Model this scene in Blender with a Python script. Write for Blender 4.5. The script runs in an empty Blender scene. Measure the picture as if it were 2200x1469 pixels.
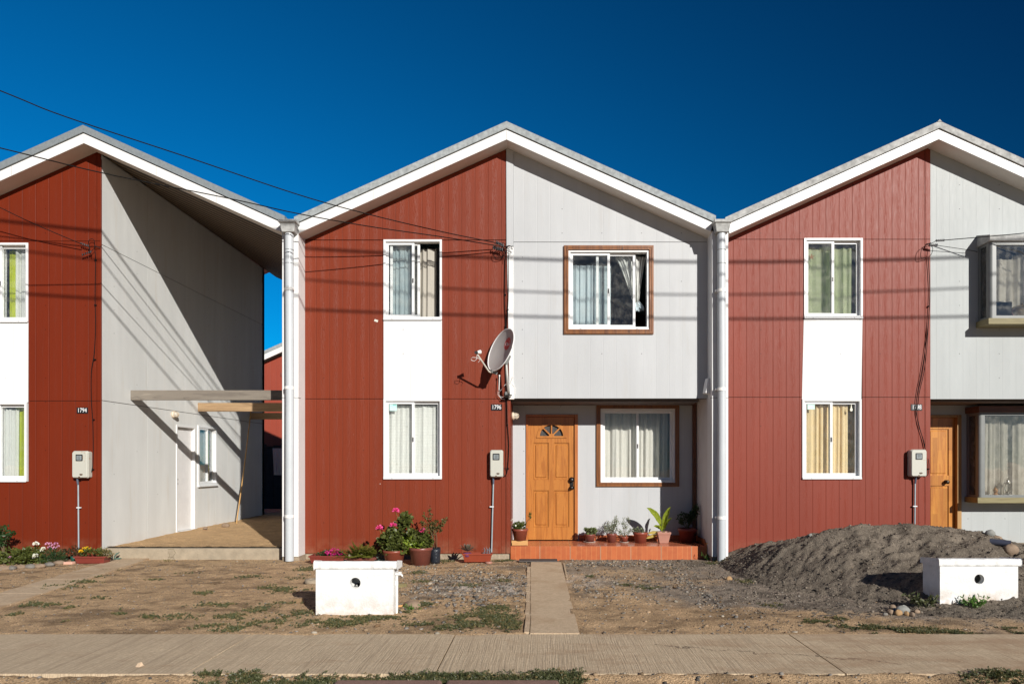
import bpy, math, random
import numpy as np
from mathutils import Vector, Matrix
random.seed(7); R=random.Random(11)
sc=bpy.context.scene; COL=sc.collection
# ---------------------------------------------------------------- camera, sky, sun, exposure
FPX=1467.0; CD=10.48; CZ=1.45; PX0=1165.0; PY0=997.0
cam=bpy.data.cameras.new('camera'); co=bpy.data.objects.new('camera',cam); COL.objects.link(co); sc.camera=co
cam.lens=24.0; cam.sensor_width=36.0; cam.shift_x=-(PX0-1100)/2200; cam.shift_y=(PY0-734.5)/2200
cam.clip_start=.05; cam.clip_end=1500; co.location=(0,-CD,CZ); co.rotation_euler=(math.pi/2,0,0)
SD=Vector((-.565,1,-.48)).normalized()          # direction the sunlight travels
w=bpy.data.worlds.new('World'); sc.world=w; w.use_nodes=True; nt=w.node_tree; bg=nt.nodes['Background']
sky=nt.nodes.new('ShaderNodeTexSky'); sky.sky_type='NISHITA'; sky.sun_disc=False
sky.sun_elevation=math.asin(-SD.z); sky.sun_rotation=math.atan2(-SD.x,-SD.y); sky.altitude=0
sky.air_density=1.0; sky.dust_density=.15; sky.ozone_density=4.0
# polarised clear sky: deeper and darker at right angles to the sun (world directions)
tc=nt.nodes.new('ShaderNodeTexCoord'); dt=nt.nodes.new('ShaderNodeVectorMath'); dt.operation='DOT_PRODUCT'
dt.inputs[1].default_value=Vector((-.62,.55,-.56)).normalized()
nt.links.new(tc.outputs['Generated'],dt.inputs[0])
mr=nt.nodes.new('ShaderNodeMapRange'); mr.inputs['From Min'].default_value=-.25; mr.inputs['From Max'].default_value=.95
nt.links.new(dt.outputs['Value'],mr.inputs['Value'])
rp=nt.nodes.new('ShaderNodeValToRGB'); e=rp.color_ramp.elements
e[0].position=0; e[0].color=(.005,.115,.22,1); e[1].position=1; e[1].color=(.004,.60,.93,1)
nt.links.new(mr.outputs['Result'],rp.inputs['Fac'])
mx=nt.nodes.new('ShaderNodeMix'); mx.data_type='RGBA'; mx.blend_type='MULTIPLY'; mx.inputs['Factor'].default_value=1
nt.links.new(sky.outputs['Color'],mx.inputs['A']); nt.links.new(rp.outputs['Color'],mx.inputs['B'])
nt.links.new(mx.outputs['Result'],bg.inputs['Color']); bg.inputs['Strength'].default_value=.12
sl=bpy.data.lights.new('sun','SUN'); sl.energy=5.0; sl.angle=math.radians(.5); sl.color=(1,.955,.89)
so=bpy.data.objects.new('sun',sl); COL.objects.link(so); so.rotation_euler=SD.to_track_quat('-Z','Y').to_euler(); so.location=(8,-14,9)
sc.view_settings.view_transform='Standard'; sc.view_settings.look='None'; sc.view_settings.exposure=.2; sc.view_settings.gamma=1
# ---------------------------------------------------------------- helpers
def P(px,py,y=0.0):
    d=y+CD; return Vector(((px-PX0)*d/FPX, y, CZ+(PY0-py)*d/FPX))
def G(px,py,z=0.0):
    d=(CZ-z)*FPX/(py-PY0); return Vector(((px-PX0)*d/FPX, d-CD, z))
def fx(px,y=0.0): return (px-PX0)*(y+CD)/FPX
def fz(py,y=0.0): return CZ+(PY0-py)*(y+CD)/FPX
class MB:
    def __init__(s): s.v=[]; s.f=[]; s.m=[]; s.sm=[]
    def add(s,vs,fs,m=0,smooth=False):
        b=len(s.v); s.v+= [tuple(v) for v in vs]; s.f+=[tuple(b+i for i in f) for f in fs]; s.m+=[m]*len(fs); s.sm+=[smooth]*len(fs); return s
    def box(s,x0,x1,y0,y1,z0,z1,m=0):
        return s.add([(x0,y0,z0),(x1,y0,z0),(x1,y1,z0),(x0,y1,z0),(x0,y0,z1),(x1,y0,z1),(x1,y1,z1),(x0,y1,z1)],
          [(0,3,2,1),(4,5,6,7),(0,1,5,4),(1,2,6,5),(2,3,7,6),(3,0,4,7)],m)
    def rbox(s,x0,x1,y0,y1,z0,z1,r=.004,m=0):       # chamfered along the front edges
        p=[(x0+r,z0),(x1-r,z0),(x1,z0+r),(x1,z1-r),(x1-r,z1),(x0+r,z1),(x0,z1-r),(x0,z0+r)]
        i=[(x0+2*r,z0+r),(x1-2*r,z0+r),(x1-r,z0+2*r),(x1-r,z1-2*r),(x1-2*r,z1-r),(x0+2*r,z1-r),(x0+r,z1-2*r),(x0+r,z0+2*r)]
        vs=[(a,y0,b) for a,b in i]+[(a,y0+r,b) for a,b in p]+[(a,y1,b) for a,b in p]
        fs=[tuple(range(8)),tuple(range(23,15,-1))]
        for k in range(8):
            n=(k+1)%8; fs.append((k,8+k,8+n,n)); fs.append((8+k,16+k,16+n,8+n))
        return s.add(vs,fs,m)
    def prism(s,pts,y0,y1,m=0):                      # polygon in xz extruded in y
        n=len(pts); vs=[(a,y0,b) for a,b in pts]+[(a,y1,b) for a,b in pts]
        fs=[tuple(range(n)),tuple(range(2*n-1,n-1,-1))]+[(k,n+k,n+(k+1)%n,(k+1)%n) for k in range(n)]
        return s.add(vs,fs,m)
    def xprism(s,pts,x0,x1,m=0):                     # polygon in yz extruded in x
        n=len(pts); vs=[(x0,a,b) for a,b in pts]+[(x1,a,b) for a,b in pts]
        fs=[tuple(range(n-1,-1,-1)),tuple(range(n,2*n))]+[(k,(k+1)%n,n+(k+1)%n,n+k) for k in range(n)]
        return s.add(vs,fs,m)
    def tube(s,pts,r,n=8,m=0,caps=True):
        pts=[Vector(p) for p in pts]; k=len(pts); rr=r if isinstance(r,(list,tuple)) else [r]*k; vs=[]; fs=[]
        ref=Vector((.31,.17,.93)); 
        for i,p in enumerate(pts):
            t=(pts[min(i+1,k-1)]-pts[max(i-1,0)]); t=t.normalized() if t.length>1e-9 else Vector((0,0,1))
            a=t.cross(ref); a=a.normalized() if a.length>1e-3 else t.orthogonal().normalized(); b=t.cross(a)
            for j in range(n):
                an=2*math.pi*j/n; vs.append(p+(a*math.cos(an)+b*math.sin(an))*rr[i])
        for i in range(k-1):
            for j in range(n): fs.append((i*n+j,i*n+(j+1)%n,(i+1)*n+(j+1)%n,(i+1)*n+j))
        s.add(vs,fs,m,True)
        if caps: 
            s.add(vs[:n],[tuple(range(n-1,-1,-1))],m); s.add(vs[-n:],[tuple(range(n))],m)
        return s
    def lathe(s,prof,c=(0,0,0),n=24,m=0,sx=1,sy=1,smooth=True):
        vs=[];fs=[];k=len(prof)
        for r,z in prof:
            for j in range(n):
                a=2*math.pi*j/n; vs.append((c[0]+r*sx*math.cos(a),c[1]+r*sy*math.sin(a),c[2]+z))
        for i in range(k-1):
            for j in range(n): fs.append((i*n+j,i*n+(j+1)%n,(i+1)*n+(j+1)%n,(i+1)*n+j))
        return s.add(vs,fs,m,smooth)
    def frame(s,x0,x1,z0,z1,w,y0,y1,m=0,wb=None):
        wb=wb or w
        s.rbox(x0,x0+w,y0,y1,z0,z1,.003,m); s.rbox(x1-w,x1,y0,y1,z0,z1,.003,m)
        s.rbox(x0+w,x1-w,y0,y1,z1-w,z1,.003,m); s.rbox(x0+w,x1-w,y0,y1,z0,z0+wb,.003,m); return s
    def leaf(s,p,d,up,L,W,m=0,fold=.25,droop=.0):
        d=d.normalized(); sd=d.cross(up); sd=sd.normalized() if sd.length>1e-4 else d.orthogonal().normalized(); nn=sd.cross(d)
        p=Vector(p); q=[p,p+d*L*.35+sd*W*.5+nn*W*fold,p+d*L*.75+sd*W*.38+nn*(W*fold-droop*L*.5),p+d*L-nn*droop*L,p+d*L*.75-sd*W*.38+nn*(W*fold-droop*L*.5),p+d*L*.35-sd*W*.5+nn*W*fold,p+d*L*.4-nn*droop*L*.2]
        return s.add(q,[(0,1,6),(1,2,6),(2,3,6),(3,4,6),(4,5,6),(5,0,6)],m,False)
def part(name,mb,mats,parent=None,label=None,cat=None,group=None,kind=None,bev=0):
    me=bpy.data.meshes.new(name); me.from_pydata(mb.v,[],mb.f); 
    for x in (mats if isinstance(mats,(list,tuple)) else [mats]): me.materials.append(x)
    me.polygons.foreach_set('material_index',mb.m); me.polygons.foreach_set('use_smooth',mb.sm); me.update()
    o=bpy.data.objects.new(name,me); COL.objects.link(o)
    if parent: 
        o.parent=parent; o.matrix_parent_inverse=wm(parent).inverted()
    if bev:
        b=o.modifiers.new('bevel','BEVEL'); b.width=bev; b.segments=2; b.limit_method='ANGLE'
    tag(o,label,cat,group,kind); return o
def wm(o):
    m=Matrix.LocRotScale(o.location,o.rotation_euler,o.scale)
    return m if not o.parent else wm(o.parent)@o.matrix_parent_inverse@m
def tag(o,label=None,cat=None,group=None,kind=None):
    if label: o['label']=label
    if cat: o['category']=cat
    if group: o['group']=group
    if kind: o['kind']=kind
def thing(name,loc,label,cat,group=None):
    o=bpy.data.objects.new(name,None); o.empty_display_size=.1; COL.objects.link(o); o.location=loc; tag(o,label,cat,group); return o
# ---- materials
def N(nt,t,**k):
    n=nt.nodes.new(t)
    for a,b in k.items(): setattr(n,a,b)
    return n
class MT:
    def __init__(s,name):
        s.m=bpy.data.materials.new(name); s.m.use_nodes=True; s.nt=s.m.node_tree; s.b=s.nt.nodes['Principled BSDF']; s.out=s.nt.nodes['Material Output']
    def L(s,a,b): s.nt.links.new(a,b)
    def val(s,v): n=N(s.nt,'ShaderNodeValue'); n.outputs[0].default_value=v; return n.outputs[0]
    def math(s,op,a,b=None,c=None,clamp=False):
        n=N(s.nt,'ShaderNodeMath',operation=op,use_clamp=clamp)
        for i,x in enumerate((a,b,c)):
            if x is None: continue
            if isinstance(x,(int,float)): n.inputs[i].default_value=x
            else: s.L(x,n.inputs[i])
        return n.outputs[0]
    def pos(s):
        g=N(s.nt,'ShaderNodeNewGeometry'); return g.outputs['Position']
    def obj(s): return N(s.nt,'ShaderNodeTexCoord').outputs['Object']
    def xyz(s,v): n=N(s.nt,'ShaderNodeSeparateXYZ'); s.L(v,n.inputs[0]); return n.outputs
    def scale(s,v,sc3,off=(0,0,0)):
        n=N(s.nt,'ShaderNodeMapping'); n.inputs['Scale'].default_value=sc3; n.inputs['Location'].default_value=off; s.L(v,n.inputs['Vector']); return n.outputs[0]
    def noise(s,v,scale=5,detail=4,rough=.55,dist=0):
        n=N(s.nt,'ShaderNodeTexNoise'); n.inputs['Scale'].default_value=scale; n.inputs['Detail'].default_value=detail; n.inputs['Roughness'].default_value=rough; n.inputs['Distortion'].default_value=dist
        s.L(v,n.inputs['Vector']); return n.outputs['Fac']
    def rng(s,v,a,b,c=0,d=1):
        n=N(s.nt,'ShaderNodeMapRange'); s.L(v,n.inputs['Value']); 
        for k,x in zip(('From Min','From Max','To Min','To Max'),(a,b,c,d)): n.inputs[k].default_value=x
        return n.outputs['Result']
    def mix(s,f,a,b,bt='MIX'):
        n=N(s.nt,'ShaderNodeMix',data_type='RGBA',blend_type=bt)
        for k,x in (('Factor',f),('A',a),('B',b)):
            if isinstance(x,(int,float)): n.inputs[k].default_value=x
            elif isinstance(x,tuple): n.inputs[k].default_value=(*x,1) if len(x)==3 else x
            else: s.L(x,n.inputs[k])
        return n.outputs['Result']
    def bump(s,h,dist=.01,st=1):
        n=N(s.nt,'ShaderNodeBump'); n.inputs['Distance'].default_value=dist; n.inputs['Strength'].default_value=st; s.L(h,n.inputs['Height']); s.L(n.outputs[0],s.b.inputs['Normal'])
    def col(s,c):
        if isinstance(c,tuple): s.b.inputs['Base Color'].default_value=(*c,1)
        else: s.L(c,s.b.inputs['Base Color'])
    def rough(s,r,spec=None):
        if isinstance(r,(int,float)): s.b.inputs['Roughness'].default_value=r
        else: s.L(r,s.b.inputs['Roughness'])
        if spec is not None: s.b.inputs['Specular IOR Level'].default_value=spec
def mul(c,k): return tuple(min(1,x*k) for x in c)
def plain(name,c,rough=.5,var=.12,nsc=8,metal=0,bump=0,bsc=60,spec=.5,stretch=(1,1,1)):
    t=MT(name); v=t.scale(t.pos(),stretch); n=t.noise(v,nsc,5)
    t.col(t.mix(t.rng(n,.3,.7),mul(c,1-var),mul(c,1+var))); t.rough(rough,spec); t.b.inputs['Metallic'].default_value=metal
    if bump: t.bump(t.noise(v,bsc,3),bump)
    return t.m
def siding(name,c,period=.203,off=0,rough=.5,spec=.5,axis=0,gdark=.6,gb=.9,grain=.5,stain=0,stainc=(.4,.25,.12),specks=0):
    t=MT(name); p=t.pos(); o=t.xyz(p); u=o[axis]
    f=t.math('FRACT',t.math('ADD',t.math('DIVIDE',u,period),off)); d=t.math('ABSOLUTE',t.math('SUBTRACT',f,.5))
    g=t.rng(d,.470,.490); ctr=t.rng(d,.02,.3,1,0)
    s1=t.scale(p,(34,34,3.0)); g1=t.noise(s1,1.0,2,.5,1.2)
    rings=t.math('FRACT',t.math('MULTIPLY',g1,7.0)); rings=t.math('ABSOLUTE',t.math('SUBTRACT',rings,.5))
    fine=t.noise(t.scale(p,(160,160,5)),1,2)
    gr=t.math('ADD',t.math('MULTIPLY',t.math('MULTIPLY',rings,ctr),1.0),t.math('MULTIPLY',fine,.5))
    h=t.math('SUBTRACT',t.math('MULTIPLY',gr,grain),t.math('MULTIPLY',g,gb))
    big=t.noise(t.scale(p,(1.2,1.2,.35)),1.6,5,.6); brd=t.noise(t.scale(p,(3.1,3.1,.12)),1.5,3)
    cc=t.mix(t.rng(big,.3,.7),mul(c,.92),mul(c,1.07)); cc=t.mix(t.rng(brd,.35,.65,0,.5),cc,mul(c,.9))
    if stain:
        sn=t.noise(t.scale(p,(5,5,.5)),1.3,6,.65); cc=t.mix(t.rng(sn,.56,.8,0,stain),cc,stainc)
    nx=t.math('SUBTRACT',t.math('FRACT',t.math('DIVIDE',u,.61)),.5); nz=t.math('SUBTRACT',t.math('FRACT',t.math('DIVIDE',o[2],.37)),.5); nd=t.math('SQRT',t.math('ADD',t.math('POWER',t.math('MULTIPLY',nx,.61),2),t.math('POWER',t.math('MULTIPLY',nz,.37),2))); cc=t.mix(t.math('MULTIPLY',t.rng(nd,.006,.010,.75,0),t.math('GREATER_THAN',t.noise(p,1.7,2),.5)),cc,mul(c,.25))
    cc=t.mix(t.math('MULTIPLY',t.rng(o[2],.08,.34,.28,0),t.rng(t.noise(t.scale(p,(5,5,5)),1,5,.7),.42,.7)),cc,(.42,.29,.18))
    if specks:
        sp=N(t.nt,'ShaderNodeTexVoronoi'); sp.inputs['Scale'].default_value=specks; t.L(p,sp.inputs['Vector'])
        cc=t.mix(t.rng(sp.outputs['Distance'],.02,.035,.75,0),cc,(.75,.7,.62))
    cc=t.mix(t.math('MULTIPLY',g,(1-gdark)*.7),cc,mul(c,.45)); t.col(cc)
    t.rough(t.rng(fine,.3,.7,rough-.06,rough+.08),spec); t.bump(h,.0035); return t.m
def wood(name,c,c2,axis=2,scale=1,rough=.45,knots=True,parquet=False):
    t=MT(name); p=t.pos(); st=[9,9,9]; st[axis]=.8; v=t.scale(p,tuple(x*scale for x in st)); n=t.noise(v,1.6,6,.6,1.5)
    r=t.math('FRACT',t.math('MULTIPLY',n,5)); r=t.math('ABSOLUTE',t.math('SUBTRACT',r,.5))
    cc=t.mix(t.rng(n,.3,.7),c,c2); cc=t.mix(t.math('MULTIPLY',r,.55),cc,mul(c2,.7))
    if parquet:
        br=N(t.nt,'ShaderNodeTexBrick'); br.inputs['Color1'].default_value=(0,0,0,1); br.inputs['Color2'].default_value=(1,1,1,1); br.inputs['Mortar'].default_value=(.5,.5,.5,1)
        br.inputs['Mortar Size'].default_value=.0; br.inputs['Scale'].default_value=1; br.inputs['Brick Width'].default_value=.42; br.inputs['Row Height'].default_value=.085
        o=t.xyz(p); cb=N(t.nt,'ShaderNodeCombineXYZ'); t.L(o[2],cb.inputs[0]); t.L(o[0],cb.inputs[1]); t.L(cb.outputs[0],br.inputs['Vector'])
        sx=N(t.nt,'ShaderNodeSeparateColor'); t.L(br.outputs['Color'],sx.inputs[0]); cc=t.mix(t.math('MULTIPLY',sx.outputs[0],.55),cc,mul(c2,.6))
    if knots:
        k=N(t.nt,'ShaderNodeTexVoronoi'); k.inputs['Scale'].default_value=1.4; s3=[3,3,3]; s3[axis]=1.8; t.L(t.scale(p,tuple(s3)),k.inputs['Vector'])
        cc=t.mix(t.rng(k.outputs['Distance'],.04,.1,.7,0),cc,mul(c2,.25))
    t.col(cc); t.rough(rough); t.bump(n,.002); return t.m
def leafm(name,c,c2=None,tr=.35):
    t=MT(name); c2=c2 or mul(c,1.7); n=t.noise(t.pos(),38,3); cc=t.mix(t.rng(n,.35,.65),c,c2); t.col(cc); t.rough(.45,.4)
    a=N(t.nt,'ShaderNodeBsdfTranslucent'); t.L(t.mix(1.0,cc,(1.0,1.0,.5),'MULTIPLY'),a.inputs[0]); m=N(t.nt,'ShaderNodeMixShader'); m.inputs[0].default_value=tr
    t.L(t.b.outputs[0],m.inputs[1]); t.L(a.outputs[0],m.inputs[2]); t.L(m.outputs[0],t.out.inputs['Surface']); return t.m
def glassm(name,tint=(.965,.975,.97),refl=.5,dirt=.03):
    t=MT(name); fr=N(t.nt,'ShaderNodeFresnel'); fr.inputs['IOR'].default_value=1.5
    tr=N(t.nt,'ShaderNodeBsdfTransparent'); tr.inputs[0].default_value=(*tint,1); gl=N(t.nt,'ShaderNodeBsdfGlossy'); gl.inputs['Roughness'].default_value=.02; gl.inputs[0].default_value=(.95,.97,1,1)
    nb=N(t.nt,'ShaderNodeBump'); nb.inputs['Distance'].default_value=.003; t.L(t.noise(t.pos(),2.5,2),nb.inputs['Height']); t.L(nb.outputs[0],gl.inputs['Normal'])
    m=N(t.nt,'ShaderNodeMixShader'); t.L(t.math('MULTIPLY',fr.outputs[0],1.6*refl,clamp=True),m.inputs[0]); t.L(tr.outputs[0],m.inputs[1]); t.L(gl.outputs[0],m.inputs[2])
    df=N(t.nt,'ShaderNodeBsdfDiffuse'); df.inputs[0].default_value=(.7,.68,.62,1); m2=N(t.nt,'ShaderNodeMixShader'); d=t.rng(t.noise(t.pos(),9,5,.7),.45,.85,dirt*.4,dirt*3)
    t.L(d,m2.inputs[0]); t.L(m.outputs[0],m2.inputs[1]); t.L(df.outputs[0],m2.inputs[2]); t.L(m2.outputs[0],t.out.inputs['Surface']); return t.m
def cloth(name,c,tr=.3,axis=0,lines=0):
    t=MT(name); n=t.noise(t.scale(t.pos(),(60,60,2)),1,3); cc=t.mix(t.rng(n,.3,.7),mul(c,.93),mul(c,1.05))
    if lines:
        z=t.xyz(t.pos())[2]; f=t.math('FRACT',t.math('MULTIPLY',z,lines)); cc=t.mix(t.rng(f,.8,.9,0,.25),cc,mul(c,.7))
        sp=N(t.nt,'ShaderNodeTexVoronoi'); sp.inputs['Scale'].default_value=9; t.L(t.pos(),sp.inputs['Vector']); cc=t.mix(t.rng(sp.outputs['Distance'],.09,.16,.25,0),cc,(.35,.4,.25))
    t.col(cc); t.rough(.9,.1); a=N(t.nt,'ShaderNodeBsdfTranslucent'); t.L(cc,a.inputs[0]); m=N(t.nt,'ShaderNodeMixShader'); m.inputs[0].default_value=tr
    t.L(t.b.outputs[0],m.inputs[1]); t.L(a.outputs[0],m.inputs[2]); t.L(m.outputs[0],t.out.inputs['Surface']); return t.m
M={}
M['red1']=siding('brick_red_siding_dull',(.150,.0185,.0045),off=.3,rough=.52,spec=.2,grain=.45)
M['red2']=siding('brick_red_siding',(.184,.027,.007),off=.1,rough=.5,spec=.3,grain=.8,specks=2.2)
M['red3']=siding('brick_red_siding_faded',(.200,.030,.013),off=.55,rough=.5,spec=.30,grain=.45)
M['grey2']=siding('pale_grey_siding',(.465,.478,.488),off=.4,rough=.5,spec=.3,grain=.3,gb=.32,gdark=.95,stain=.22,stainc=(.36,.30,.22))
M['grey3']=siding('pale_grey_siding_green',(.405,.43,.43),off=.2,rough=.5,spec=.2,grain=.3,gb=.32,gdark=.95)
M['white_siding']=siding('white_siding',(.72,.73,.73),rough=.5,spec=.2,grain=.25,gb=.3,gdark=.9,stain=.25,stainc=(.60,.57,.50))
M['side']=siding('grey_fibre_cement',(.64,.65,.635),period=1.22,off=.0,axis=1,rough=.75,spec=.2,grain=.05,gb=.12,gdark=.95,stain=.42,stainc=(.52,.44,.33))
M['white']=plain('white_painted_board',(.72,.72,.71),.5,.04,3,bump=.001)
M['pillar_in']=plain('white_painted_party_wall',(.66,.64,.61),.6,.06,2,bump=.001)
M['soffit']=plain('cream_soffit_board',(.62,.59,.55),.6,.06,3)
M['dark']=plain('black_void',(.012,.011,.011),.9)
M['backing']=plain('dark_wall_batten',(.03,.02,.017),.9)
M['zinc']=plain('galvanised_flashing',(.30,.325,.33),.7,.25,16,spec=.2,bump=.002,bsc=30)
M['zinc_dark']=plain('dull_grey_flashing',(.27,.30,.31),.45,.12,22,metal=.3,bump=.002,bsc=30)
M['zinc_light']=plain('weathered_zinc',(.37,.375,.365),.75,.3,14,spec=.15,bump=.002,bsc=30)
M['alu']=plain('white_aluminium',(.72,.73,.73),.35,.03)
M['alu_grey']=plain('grey_aluminium',(.17,.18,.175),.4,.08)
M['pvc']=plain('pale_grey_pvc_pipe',(.50,.53,.55),.35,.05,3)
M['pvcw']=plain('white_pvc',(.78,.77,.74),.35,.05)
M['conc']=plain('cast_concrete',(.34,.28,.20),.85,.16,7,bump=.006,bsc=40)
M['found']=plain('foundation_concrete',(.31,.25,.18),.9,.25,14,bump=.01,bsc=30)
M['glass']=glassm('window_glass'); M['glass_dirty']=glassm('dusty_window_glass',(.84,.84,.82),.8,.05)
M['black']=plain('black_plastic',(.015,.015,.017),.4,.1)
M['wire']=plain('black_cable',(.010,.010,.010),.85,.1,spec=.1)
M['wire_grey']=plain('grey_cable',(.16,.15,.14),.5,.1)
M['wood_dark']=wood('stained_window_wood',(.33,.125,.03),(.13,.042,.012),axis=2,rough=.35)
M['wood_brown']=wood('brown_stained_trim',(.16,.055,.02),(.09,.03,.012),axis=0,rough=.4)
M['door_wood']=wood('honey_varnished_door',(.53,.215,.045),(.34,.115,.022),axis=2,scale=1.1,rough=.32,knots=False)
M['door_frame']=wood('varnished_door_frame',(.50,.18,.045),(.36,.11,.025),axis=2,rough=.35)
M['pine']=wood('glued_pine_door',(.62,.29,.055),(.40,.14,.025),axis=2,rough=.3,parquet=True)
M['pine_frame']=wood('pine_frame',(.42,.24,.08),(.30,.16,.05),axis=2)
M['old_beam']=wood('weathered_grey_timber',(.27,.235,.19),(.13,.11,.09),axis=0,rough=.8)
M['new_beam']=wood('pale_brown_timber',(.42,.28,.15),(.26,.16,.08),axis=0,rough=.75)
M['sill_wood']=wood('greenish_treated_timber',(.27,.235,.11),(.17,.14,.06),axis=0,rough=.6)
M['stick']=plain('bamboo_cane',(.45,.26,.09),.5,.2)
def boards():
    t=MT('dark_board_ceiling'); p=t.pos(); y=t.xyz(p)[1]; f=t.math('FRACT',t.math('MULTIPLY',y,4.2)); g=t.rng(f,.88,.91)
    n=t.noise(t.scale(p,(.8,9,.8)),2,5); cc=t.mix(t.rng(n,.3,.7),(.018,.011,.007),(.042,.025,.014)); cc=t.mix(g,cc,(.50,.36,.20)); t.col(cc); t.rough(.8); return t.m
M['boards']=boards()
def roofm():
    t=MT('corrugated_zinc_roof'); y=t.xyz(t.pos())[1]; wv=t.math('SINE',t.math('MULTIPLY',y,82)); t.col((.42,.44,.45)); t.b.inputs['Metallic'].default_value=.5; t.rough(.5); t.bump(wv,.012); return t.m
M['roof']=roofm()
def tilem():
    t=MT('terracotta_tiles'); p=t.pos(); o=t.xyz(p); fr=t.math('FRACT',t.math('DIVIDE',t.math('ADD',o[0],.486+.015),.465)); d=t.math('ABSOLUTE',t.math('SUBTRACT',fr,.5)); big=t.rng(d,.488,.493)
    fs=t.math('FRACT',t.math('DIVIDE',t.math('ADD',o[0],.486),.0775)); ds=t.math('ABSOLUTE',t.math('SUBTRACT',fs,.5)); sm=t.rng(ds,.455,.475)
    cid=t.math('FLOOR',t.math('DIVIDE',t.math('ADD',o[0],.486),.0775)); wn=N(t.nt,'ShaderNodeTexWhiteNoise',noise_dimensions='1D'); t.L(cid,wn.inputs['W'])
    geo=N(t.nt,'ShaderNodeNewGeometry'); nz=t.xyz(geo.outputs['Normal'])[2]; flat=t.math('GREATER_THAN',nz,.5); sm=t.math('MULTIPLY',sm,t.math('SUBTRACT',1,flat))
    base=t.mix(wn.outputs['Value'],(.44,.105,.028),(.34,.075,.022)); n=t.noise(p,12,5); base=t.mix(t.rng(n,.3,.7,0,.5),base,(.50,.15,.045)); base=t.mix(flat,base,t.mix(t.rng(n,.35,.65),(.42,.12,.055),(.52,.17,.085)))
    fy=t.math('FRACT',t.math('DIVIDE',t.math('ADD',o[1],.02),.395)); by=t.rng(t.math('ABSOLUTE',t.math('SUBTRACT',fy,.5)),.486,.492); by=t.math('MULTIPLY',by,flat)
    base=t.mix(t.math('MULTIPLY',sm,.5),base,(.60,.26,.09)); base=t.mix(t.math('MAXIMUM',big,by),base,(.45,.30,.20)); t.col(base); t.rough(t.rng(flat,0,1,.45,.22)); t.bump(t.math('MULTIPLY',t.math('MAXIMUM',big,by),-1),.004); return t.m
M['tile']=tilem()
# plants, pots
M['leaf']=leafm('mid_green_leaf',(.055,.075,.018),(.15,.17,.04)); M['leaf_dark']=leafm('dark_green_leaf',(.022,.055,.015),(.05,.10,.03)); M['leaf_lime']=leafm('yellow_green_leaf',(.17,.24,.03),(.30,.38,.05))
M['fern']=leafm('fern_leaf',(.12,.15,.02),(.22,.22,.04)); M['leaf_red']=leafm('reddish_leaf',(.09,.035,.02),(.05,.06,.02)); M['succ']=leafm('succulent_leaf',(.07,.10,.035),(.15,.17,.06),.1)
M['agave']=leafm('brownish_agave_leaf',(.16,.10,.075),(.10,.10,.07),.1); M['blue_leaf']=leafm('blue_green_leaf',(.07,.13,.11),(.12,.18,.14),.1); M['silver']=leafm('grey_green_leaf',(.16,.19,.12),(.28,.30,.20))
M['pink']=leafm('hot_pink_petal',(.85,.06,.32),(.95,.16,.45)); M['magenta']=leafm('magenta_petal',(.55,.01,.20),(.70,.04,.30)); M['lilac']=leafm('lilac_pink_petal',(.75,.35,.60),(.8,.45,.65)); M['whitef']=leafm('white_petal',(.85,.83,.78),(.9,.9,.88)); M['yellow']=leafm('yellow_petal',(.9,.55,.02),(.95,.7,.03))
M['stem']=plain('brown_stem',(.10,.07,.035),.8,.2); M['stemg']=plain('green_stem',(.12,.16,.04),.7,.2)
M['weed']=leafm('dusty_weed_leaf',(.055,.07,.028),(.12,.125,.055),.2); M['weed_dry']=leafm('dry_weed_leaf',(.24,.17,.08),(.16,.15,.06),.2)
M['weed_fresh']=leafm('fresh_weed_leaf',(.07,.16,.03),(.13,.25,.05),.3)
M['terra']=plain('terracotta_plastic',(.23,.055,.032),.4,.08,6); M['terra2']=plain('brown_plastic_pot',(.18,.055,.04),.4,.1,6); M['pinkpot']=plain('pale_pink_pot',(.38,.19,.14),.5,.08); M['dpot']=plain('maroon_pot',(.17,.03,.02),.45,.1)
M['trough']=plain('red_plastic_trough',(.20,.038,.027),.4,.08,6); M['orange_trough']=plain('rust_red_trough',(.25,.045,.02),.4,.08); M['purple']=plain('purple_pot',(.16,.05,.15),.5,.1); M['bag']=plain('black_plastic_bag',(.018,.022,.03),.28,.2,20,bump=.012,bsc=25)
M['soil']=plain('potting_soil',(.05,.035,.022),.95,.3,40,bump=.02); M['saucer']=plain('pale_saucer',(.45,.38,.32),.5)
M['box_wood']=wood('raw_pine_block',(.62,.36,.13),(.48,.24,.08),axis=0,rough=.7)
# rough white masonry
def masonry(nm,dirt):
    t=MT(nm); p=t.pos(); z=t.xyz(p)[2]; n=t.noise(p,9,6,.65); k=t.math('MULTIPLY',t.rng(z,.0,.20,1,0),t.rng(n,.34,.58)); cc=t.mix(t.rng(n,.3,.75),(.78,.785,.775),(.68,.68,.66)); cc=t.mix(t.math('MULTIPLY',k,dirt),cc,(.42,.27,.15)); t.col(cc); t.rough(.85,.2)
    h=t.math('ADD',t.noise(p,30,5,.7),t.math('MULTIPLY',t.noise(p,110,3),.25)); t.bump(h,.0065); return t.m
M['masonry']=masonry('rough_whitewash',.5); M['masonry2']=masonry('rough_whitewash_soiled',.9)
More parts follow.
